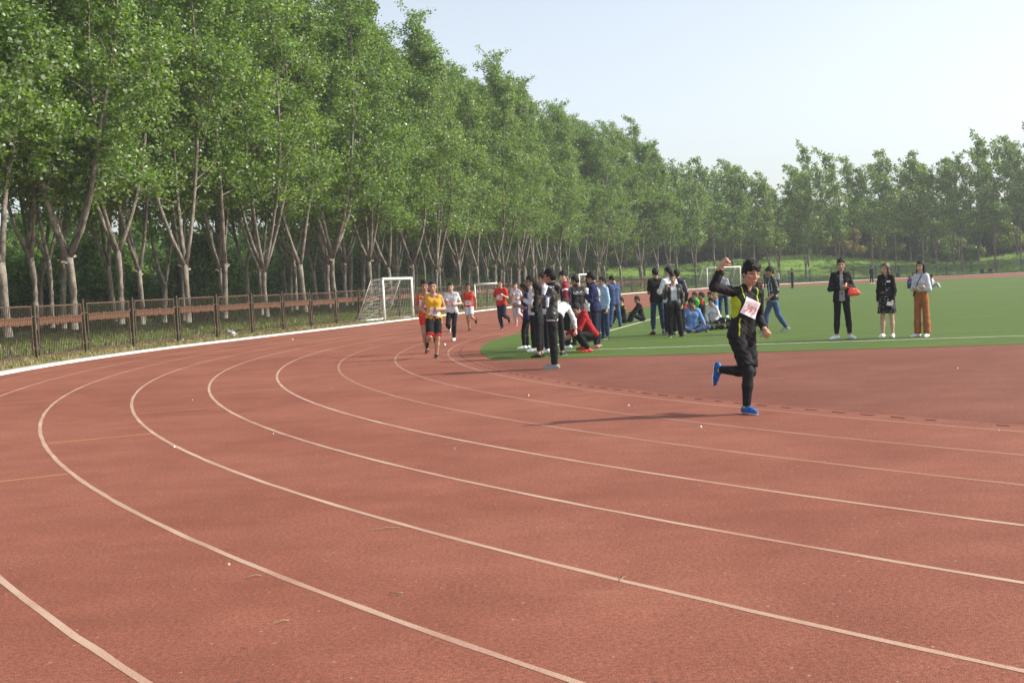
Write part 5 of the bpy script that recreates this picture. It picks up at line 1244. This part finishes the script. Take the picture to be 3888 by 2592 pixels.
p.bottom("jeans", JEAND, 1.95, .012); p.top("tee_shirt", GREY, .7, .016, -.045, .014, .01)
h = 185
p = Person("person in black tracksuit with white piping sitting behind runner 353", (6.62, 35.0), 1.72, h, look=200, lean=(.25, 0, 1), RL=lp(h, (.05, .95, .30), (.02, .80, -.45)), LL=lp(h, (-.15, .97, .22), (-.05, .85, -.42)), RF=lp(h, (.1, .6, .8))[0], LF=lp(h, (-.1, .6, .8))[0], pz=.08, RA=lp(h, (.25, -.4, -.9), (0, -.1, -1)), LA=lp(h, (-.25, -.4, -.9), (0, -.1, -1)), hair='short', skin=1, shoes=(SHK, SHW), seed=37)
p.bottom("trousers", [BLK, WHT], 1.93, .014, paint=lambda u, v, w, g, t: ((g == 2) & (np.abs(t - .97) < .02)).astype(int)); p.top("jacket", BLK, 1.92, .02, -.03, .016, .012)
h = 250
p = Person("person in black standing directly behind the shoulder of runner 353", (6.98, 34.37), 1.62, h, **stand(h), **arms_down(h), hair='short', skin=0, shoes=(SHK, SHW), seed=38)
p.bottom("trousers", NAVYD, 1.95, .012); p.top("jacket", BLK, 1.92, .02, -.05, .016, .012)
h = 184
p = Person("man walking left in shiny black jacket over a pale blue tee and jeans", (6.78, 30.66), 1.745, h, look=186, nod=6, lean=(-.05, 0, 1), LL=lp(h, (-.03, -.22, -1), (-.02, -.52, -.86)), RL=lp(h, (.03, .40, -.93), (.02, .12, -1)), LF=lp(h, (0, .95, -.12))[0], RF=lp(h, (0, 1, .10))[0], LA=lp(h, (-.16, -.22, -1), (-.02, .80, -.62)), RA=lp(h, (.16, -.1, -1), (.05, .3, -.95)), hair='short', fringe=.13, skin=1, shoes=(SHG, SHW), fist=.7, seed=39, w=1.03)
p.bottom("jeans", JEAN, 1.95, .013); p.top("tee_shirt", PALEB, .5, .003, -.055, amp=.002); p.top("jacket", [LEATH, PRINTW], 1.45, .030, -.035, .026, .016, open_=(.040, .035), collar=1)
b = MB()
for i in range(7):
    z0 = .40 - i * .036; c = p.P - p.tr * .105 + p.tf * .092 + p.tu * z0
    cc = p.P - p.tr * .16 + p.tf * .060 + p.tu * z0
    d = nrm(V(0, 0, 0) + p.P + p.tu * z0 - cc)
    q_ = cc - d * .15
    for _ in range(30): q_ = q_ + d * max(p.S.value(q_[None])[0], 0) * .8
    b.box(q_, (.040, .010, .020), R=np.array([p.tf, np.cross(p.tu, p.tf), p.tu]).T)
obj("print", b.mesh("print", [PRINTW]), p.root)

# --- three standing on the right
h = 264
p = Person("man with folded arms in black bomber jacket and cropped black trousers holding a red pouch", (7.33, 26.26), 1.79, h, look=258, tilt=-3, RL=lp(h, (.06, .02, -1), (.07, 0, -1)), LL=lp(h, (-.10, 0, -1), (-.08, 0, -1)), RF=(-.92, -.4, 0), LF=(.35, -.93, 0), RA=lp(h, (.26, .0, -.95), (-.86, .48, .06)), LA=lp(h, (-.28, .02, -.95), (.62, .60, .28), (.3, .6, -.5)), hair='short', fringe=.22, skin=0, shoes=(SHW, SHW), fist=.5, seed=40, w=.95)
p.bottom("trousers", BLK, 1.86, .008, amp=.006); p.top("tee_shirt", GREY, .5, .002, -.055, amp=.002); p.top("jacket", BLKJ, 1.93, .024, -.065, .02, .010, open_=(.034, .016)); PPL['redbag'] = p
h = 238
p = Person("long haired woman in black floral dress and long black jacket with white trainers", (8.25, 26.08), 1.655, h, look=212, fem=True, **stand(h, .05), RA=lp(h, (.14, .02, -1), (.0, .15, -1)), LA=lp(h, (-.16, .0, -1), (.10, .40, -.9)), hair='long', hc='b', fringe=.24, skin=2, shoes=(SHW, SHW), seed=41, w=.95)
p.skirt("dress", FLORAL, .20, .078, .098); p.top("dress_top", FLORAL, .4, .003, -.06, amp=.002); p.top("jacket", BLK, 1.97, .034, -.105, .026, .010, open_=(.040, .030)); p.patch("chest_badge", PRINTW, (-.075, .36), (.075, .035), 0, 1, .004, 4); PPL['floral'] = p
h = 226
p = Person("woman in pale grey shirt and high waisted rust orange trousers, arms folded", (8.86, 25.69), 1.655, h, look=222, nod=-5, fem=True, lean=(.03, .03, 1), RL=lp(h, (.03, .03, -1), (.02, .02, -1)), LL=lp(h, (-.05, -.02, -1), (-.02, 0, -1)), RF=(-.95, -.2, 0), LF=(-.6, -.8, 0), **arms_crossed(h), hair='long', fringe=.25, skin=2, shoes=(SHW, SHW), seed=42, w=.88)
p.top("shirt", PGREY, 1.93, .022, .062, .024, .012, collar=1); p.bottom("trousers", RUSTT, 1.97, .017, waist=.088, amp=.008, flare=.022); PPL['orange'] = p

# --- far away
def far(label, pos, H, h, tops, bots, pose, hair='short', sh=(SHK, SHW), fem=False, seed=50, **kw):
    q = Person(label, pos, H, h, hair=hair, shoes=sh, fem=fem, seed=seed, **{**pose, **kw}); q.bottom("trousers", bots, 1.95, .014); q.top("jacket", tops, 1.9, .022, -.06, .018, .01); return q
far("far person in black standing on the far edge of the turf, hands in front", (23.84, 110.5), 1.66, 262, BLK, BLK, {**stand(262), **arms_phone(262)}, seed=51)
far("far person in dark suit standing alone near the far white kerb", (25.2, 106.1), 1.80, 185, NAVYD, BLK, {**stand(185), **arms_down(185)}, seed=52)
far("far man in dark suit with white collar walking along the far side", (34.18, 112.0), 1.73, 20, [NAVYD, WHT], BLK, {**stand(20, .05, .1), **arms_pocket(20)}, sh=(SHW, SHW), seed=53)
far("far person in blue violet jacket sitting on the turf beyond the floral dress woman", (27.09, 80.34), 1.68, 250, cloth("violet_blue", (.06, .05, .30)), BLK, {**sit_knees(250), **arms_phone(250)}, hair='long', fem=True, seed=54)
far("far person in red and white jacket sitting on the turf beyond the orange trousers woman", (28.3, 79.6), 1.68, 330, [WHT, REDD], SWEAT, {**sit_knees(330, .4), **arms_phone(330)}, hair='long', fem=True, seed=55)
far("far person in dark jacket sitting on the distant kerb, left of the seated pair", (51.9, 152.6), 1.7, 262, NAVYD, BLK, {**sit_knees(262), **arms_phone(262)}, seed=56)
far("far person in grey jacket sitting on the distant kerb, right of the seated pair", (53.0, 152.0), 1.7, 250, GREY, JEAND, {**sit_knees(250), **arms_phone(250)}, seed=57)
far("far person in dark coat sitting on the distant kerb beside the pair", (50.1, 153.3), 1.7, 265, BLK, BLK, {**sit_knees(265), **arms_phone(265)}, seed=58)
far("far seated person at the turf edge beside the person in black", (22.9, 108.5), 1.66, 250, MAROON, BLK, {**sit_knees(250), **arms_phone(250)}, hair='bob', fem=True, seed=59)
far("far person in white and maroon standing beyond the walking man's head", (26.11, 115.76), 1.66, 200, [WHT, MAROON], JEAND, {**stand(200), **arms_down(200)}, seed=60)
def on_bank(q, s, r): q.root.location.z = zhill(s, r)
for i, (s_, r_) in enumerate(((151.0, 50.5), (152.0, 50.6))):
    a_ = LS + (s_ - LS) * r_ / 48.0; pp, _ = curve(a_, r_)
    q = far(["left of two dark figures sitting together on the far grass bank", "right of two dark figures sitting together on the far grass bank"][i], (pp[0], pp[1]), 1.7, 255, NAVYD if i else BLK, BLK, {**sit_knees(255), **arms_phone(255)}, seed=61 + i); q.root.location.z = zhill(s_, r_)

# ------------------------------------------------------------------ carried and dropped things
def sdf_obj(name, S, mats, label, cat, vox=.006, amp=0., loc=None, paint=None, freq=30, top=True, parent=None):
    v, f = S.mesh(vox); v = crumple(v, f, amp, 3, freq)
    c = v[f].mean(1); idx = None if paint is None else paint(c)
    lo = V(v[:, 0].mean(), v[:, 1].mean(), v[:, 2].min()) if parent is None else V(0, 0, 0)
    o = obj(name, mesh_np(name, v - lo, f, mats if isinstance(mats, list) else [mats], idx), parent, tuple(lo))
    if top: o["label"] = label; o["category"] = cat
    return o
REDP = M("red_plastic", (.70, .035, .018), (.80, .09, .04), scale=12, rough=.3, spec=.6, bump=.4, bscale=22)
GLASSY = M("clear_plastic", (.55, .62, .68), (.70, .76, .82), rough=.12, spec=.7); BLUECAP = M("blue_cap", (.02, .06, .65), rough=.4)
CAPW = M("white_cap_cloth", (.74, .74, .80), (.82, .82, .86), scale=10)
FILM = M("white_plastic_bag", (.62, .64, .70), (.82, .83, .86), scale=9, rough=.4, bump=.5, bscale=14)
PAPER = M("paper", (.75, .74, .74), (.84, .84, .83)); PHONE = M("phone_pink", (.45, .04, .08), (.8, .8, .82), scale=20, lo=.45, hi=.55, rough=.3)

# red pouch held by the man with folded arms
p = PPL['redbag']; hnd = p.arm['L'][2] + p.arm['L'][3] * .05; X = lambda a: a + p.pos
c = V(7.50, 25.90, 1.045)
S = SDF(); S.rc(c + V(-.075, 0, -.03), c + V(.085, 0, -.03), .060, .052, .03, 0, None, (V(0, 1, 0), 1.5)); S.rc(c + V(-.07, .01, .03), c + V(.05, .01, .035), .052, .04, .03, 0, None, (V(0, 1, 0), 1.5)); S.rc(c + V(-.02, .0, .06), X(hnd), .022, .014, .03)
sdf_obj("pouch", S, REDP, "shiny red plastic pouch hanging from the hand of the man with folded arms", "bag", .011, .006)
# blue capped bottle held by the leather jacket man
p = PPL['leather']; b0 = p.pos + p.P + p.tr * -.18 + p.tf * .05 + V(-.02, -.06, .16)
def bottle(name, c, ax, label, cap):
    t = thing(name, label, "bottle", tuple(c)); ax = nrm(ax); b = MB()
    pr = [(0, .028), (.01, .031), (.05, .03), (.07, .028), (.09, .031), (.13, .031), (.155, .022), (.17, .012), (.185, .012)]
    b.tube([ax * z for z, r in pr], [r for z, r in pr], 12); obj("bottle_body", b.mesh("bottle_body", [GLASSY], True), t)
    b = MB(); b.tube([ax * .183, ax * .205], [.0155, .0155], 12); obj("bottle_cap", b.mesh("bottle_cap", [cap], True), t); return t
bottle("water_bottle", b0, V(.1, -.1, 1), "clear bottle with blue cap at the hip of the leather jacket man", BLUECAP)
p = PPL['crouch']; hp_ = p.pos + (p.arm['R'][2] + p.arm['L'][2]) / 2 + V(-.07, -.02, -.03)
bottle("water_bottle", hp_, V(-.15, 0, 1), "clear water bottle in the hands of the crouching red hoodie man", PAPER)
# phone and booklet in the floral dress woman's hand
p = PPL['floral']; hw_ = p.pos + p.arm['L'][2] + p.arm['L'][3] * .07
b = MB(); b.box((0, 0, 0), (.145, .012, .085), 0); b.box((.052, -.008, 0), (.04, .004, .087), 1)
o = obj("phone", b.mesh("phone", [PAPER, PHONE]), None, tuple(hw_ + V(-.05, -.05, 0)), (0, .18, .1)); o["label"] = "white phone with red case in the floral dress woman's hand"; o["category"] = "phone"
# shoulder strap with small black purse of the rust trousers woman
p = PPL['orange']; t = thing("purse", "small black purse on a strap across the pale grey shirt", "bag", tuple(p.pos))
S2 = p.S; b = MB(); pts_ = []
for k in np.linspace(0, 1, 12):
    pts_.append([-.05 + .12 * k, .49 - .30 * k])
q_ = p.lay(np.array(pts_), 1, .006); b.tube(q_, .009, 5); obj("strap", b.mesh("strap", [BLK], True), t)
S = SDF(); q_ = q_ - p.pos * 0; c = q_[-1] + V(-.05, -.03, -.16); S.rc(c, c + V(.045, .02, .15), .020, .009, .01); v, f = S.mesh(.008); obj("tassel", mesh_np("tassel", v, f, [BLK]), t)
# white cap lying on the pitch
cp = V(2.87, 37.07, .006); S = SDF(); S.ell(cp + V(0, 0, .01), np.eye(3), V(.115, .13, .115), .02, 0, (cp, V(0, 0, -1))); S.rc(cp + V(-.08, -.05, .012), cp + V(-.15, -.08, .008), .07, .05, .03, 0, [(cp + V(0, 0, .022), V(0, 0, 1)), (cp, V(0, 0, -1))])
sdf_obj("cap", S, CAPW, "white peaked cap lying on the turf beside the touch line", "cap", .009)
# heap of olive jackets in front of the seated woman
S = SDF(); c = V(5.72, 33.75, 0.006); rg_ = np.random.default_rng(9)
for k in range(13):
    a = c + V(-.55 + .095 * k + rg_.normal(0, .03), rg_.normal(0, .12), .05 + .05 * math.sin(k * .8) ** 2); bb = a + V(rg_.uniform(.05, .25), rg_.normal(0, .15), rg_.uniform(-.02, .06)); S.rc(a, bb, rg_.uniform(.05, .09), rg_.uniform(.035, .07), .02, 0, (c, V(0, 0, -1)))
sdf_obj("jacket_heap", S, [OLIVE, cloth("khaki", (.13, .12, .06))], "crumpled olive jackets heaped on the turf before the ponytailed woman", "clothes", .018, .012, paint=lambda c_: (np.sin(c_[:, 0] * 9) * np.sin(c_[:, 1] * 11 + 1) > .45).astype(int), freq=26)
# backpack of the crop haired man
p = PPL['pack']; c = p.pos + p.P + p.tu * .32 - p.tf * .16
t = thing("backpack", "orange and blue backpack worn by the crop haired seated man", "backpack", tuple(V(c[0], c[1], 0)))
S = SDF(); S.rc(c + V(0, 0, -.14) - V(*t.location), c + V(0, 0, .12) - V(*t.location), .11, .09, .04); v, f = S.mesh(.02); obj("pack_body", mesh_np("pack_body", v, f, [cloth("bag_blue", (.03, .22, .60))]), t)
S = SDF(); S.rc(c + V(0, 0, .10) - V(*t.location), c + V(0.02, 0, .21) - V(*t.location), .09, .06, .03); v, f = S.mesh(.02); obj("top_flap", mesh_np("top_flap", v, f, [ORED]), t)
# white plastic bag caught on the fence, fence rag
pb, _ = curve(6.15, 44.86); S = SDF(); c = V(pb[0], pb[1], .02)
for k in range(7):
    a = c + V(rg_.normal(0, .05), rg_.normal(0, .03), .04 + .22 * k / 7); S.rc(a, a + V(rg_.normal(0, .05), rg_.normal(0, .03), rg_.uniform(-.04, .07)), rg_.uniform(.02, .045), .015, .02)
sdf_obj("plastic_bag", S, FILM, "white plastic bag snagged at the foot of the rusty fence", "litter", .014, .014)
litter = [(-3.65, 12.6, .05, 0), (-1.72, 6.9, .035, 1), (1.9, 12.15, .06, 0), (-.6, 11.4, .05, 0), (-1.82, 32.0, .16, 0), (-7.6, 41.2, .12, 0), (2.05, 9.9, .03, 2), (5.2, 12.4, .05, 1), (6.1, 13.8, .05, 0), (3.9, 17.2, .06, 2), (-2.75, 13.4, .03, 0), (.2, 16.5, .06, 1), (1.4, 14.6, .05, 0), (-5.0, 18.4, .05, 0), (4.45, 10.9, .04, 0), (7.1, 15.6, .06, 0), (5.6, 16.9, .05, 1), (6.6, 17.6, .05, 0), (-3.0, 19.5, .05, 0), (-.9, 20.6, .05, 1)]
LM = [M("scrap_white", (.72, .70, .66), (.85, .83, .80), scale=30), M("scrap_straw", (.55, .42, .24), (.66, .54, .34), scale=30), M("scrap_pink", (.75, .30, .28), (.8, .45, .4), scale=30)]
for k, (x, y, sz, m_) in enumerate(litter):
    b = MB(); n_ = 6; a = np.sort(rng.uniform(0, 6.28, n_)); rr_ = sz * .45 * rng.uniform(.35, .6, n_); e = rng.uniform(.4, 1) if m_ != 1 else .18
    top_ = np.c_[rr_ * np.cos(a), rr_ * np.sin(a) * e, rng.uniform(.006, .02, n_) * (sz / .05)]; bot = top_ * V(.9, .9, 0)
    b.add(np.vstack([top_, bot, [[0, 0, .02 * sz / .05]]]), [[i, n_ + i, n_ + (i + 1) % n_, (i + 1) % n_] for i in range(n_)], 0, [[2 * n_, i, (i + 1) % n_] for i in range(n_)])
    o = obj("litter_scrap", b.mesh("litter_scrap", [LM[m_]], False), None, (x, y, .0015), (0, 0, rng.uniform(0, 6)))
    o["label"] = "small %s scrap of litter lying on the red running track" % ["white", "straw coloured", "pinkish"][m_]; o["category"] = "litter"; o["group"] = ["white", "straw coloured", "pinkish"][m_] + " scraps on the track"
# dry twigs on the track
for k, (x, y, L_, a) in enumerate([(-1.55, 6.55, .10, .3), (-.62, 6.0, .09, 2.4), (-1.0, 7.7, .22, .12), (-1.2, 5.6, .08, .4), (.5, 6.1, .07, 1.2)]):
    b = MB(); t_ = np.linspace(0, 1, 5); b.tube(np.c_[t_ * L_ * math.cos(a) + .01 * np.sin(t_ * 5), t_ * L_ * math.sin(a), .006 + .01 * np.sin(t_ * 3)], .0028, 4); b.tube([[L_ * .5 * math.cos(a), L_ * .5 * math.sin(a), .012], [L_ * .5 * math.cos(a) + .03, L_ * .5 * math.sin(a) + .03, .008]], .002, 4)
    o = obj("twig", b.mesh("twig", [STRAW]), None, (x, y, 0)); o["label"] = "thin pale dry twig lying on the near lanes of the track"; o["category"] = "twig"; o["group"] = "dry twigs on the near lanes"


# ------------------------------------------------------------------ haze
bm_v = [(x, y, z) for x in (-1700, 1760) for y in (-1650, 1810) for z in (-1.2, 26)]
hz_me = bpy.data.meshes.new("haze")
hz_me.from_pydata(bm_v, [], [(0, 1, 3, 2), (4, 6, 7, 5), (0, 4, 5, 1), (2, 3, 7, 6), (0, 2, 6, 4), (1, 5, 7, 3)]); hz_me.update()
hm = bpy.data.materials.new("thin_haze"); hm.use_nodes = True
hn = hm.node_tree.nodes
for nd in list(hn): hn.remove(nd)
ho = hn.new("ShaderNodeOutputMaterial"); hv = hn.new("ShaderNodeVolumePrincipled")
hv.inputs["Color"].default_value = (.93, .96, 1.0, 1); hv.inputs["Density"].default_value = 0.00055; hv.inputs["Anisotropy"].default_value = .2
hm.node_tree.links.new(hv.outputs[0], ho.inputs["Volume"])
hz_me.materials.append(hm)
hz = obj("haze", hz_me, kind="stuff", label="thin bluish haze over the whole ground", category="haze")
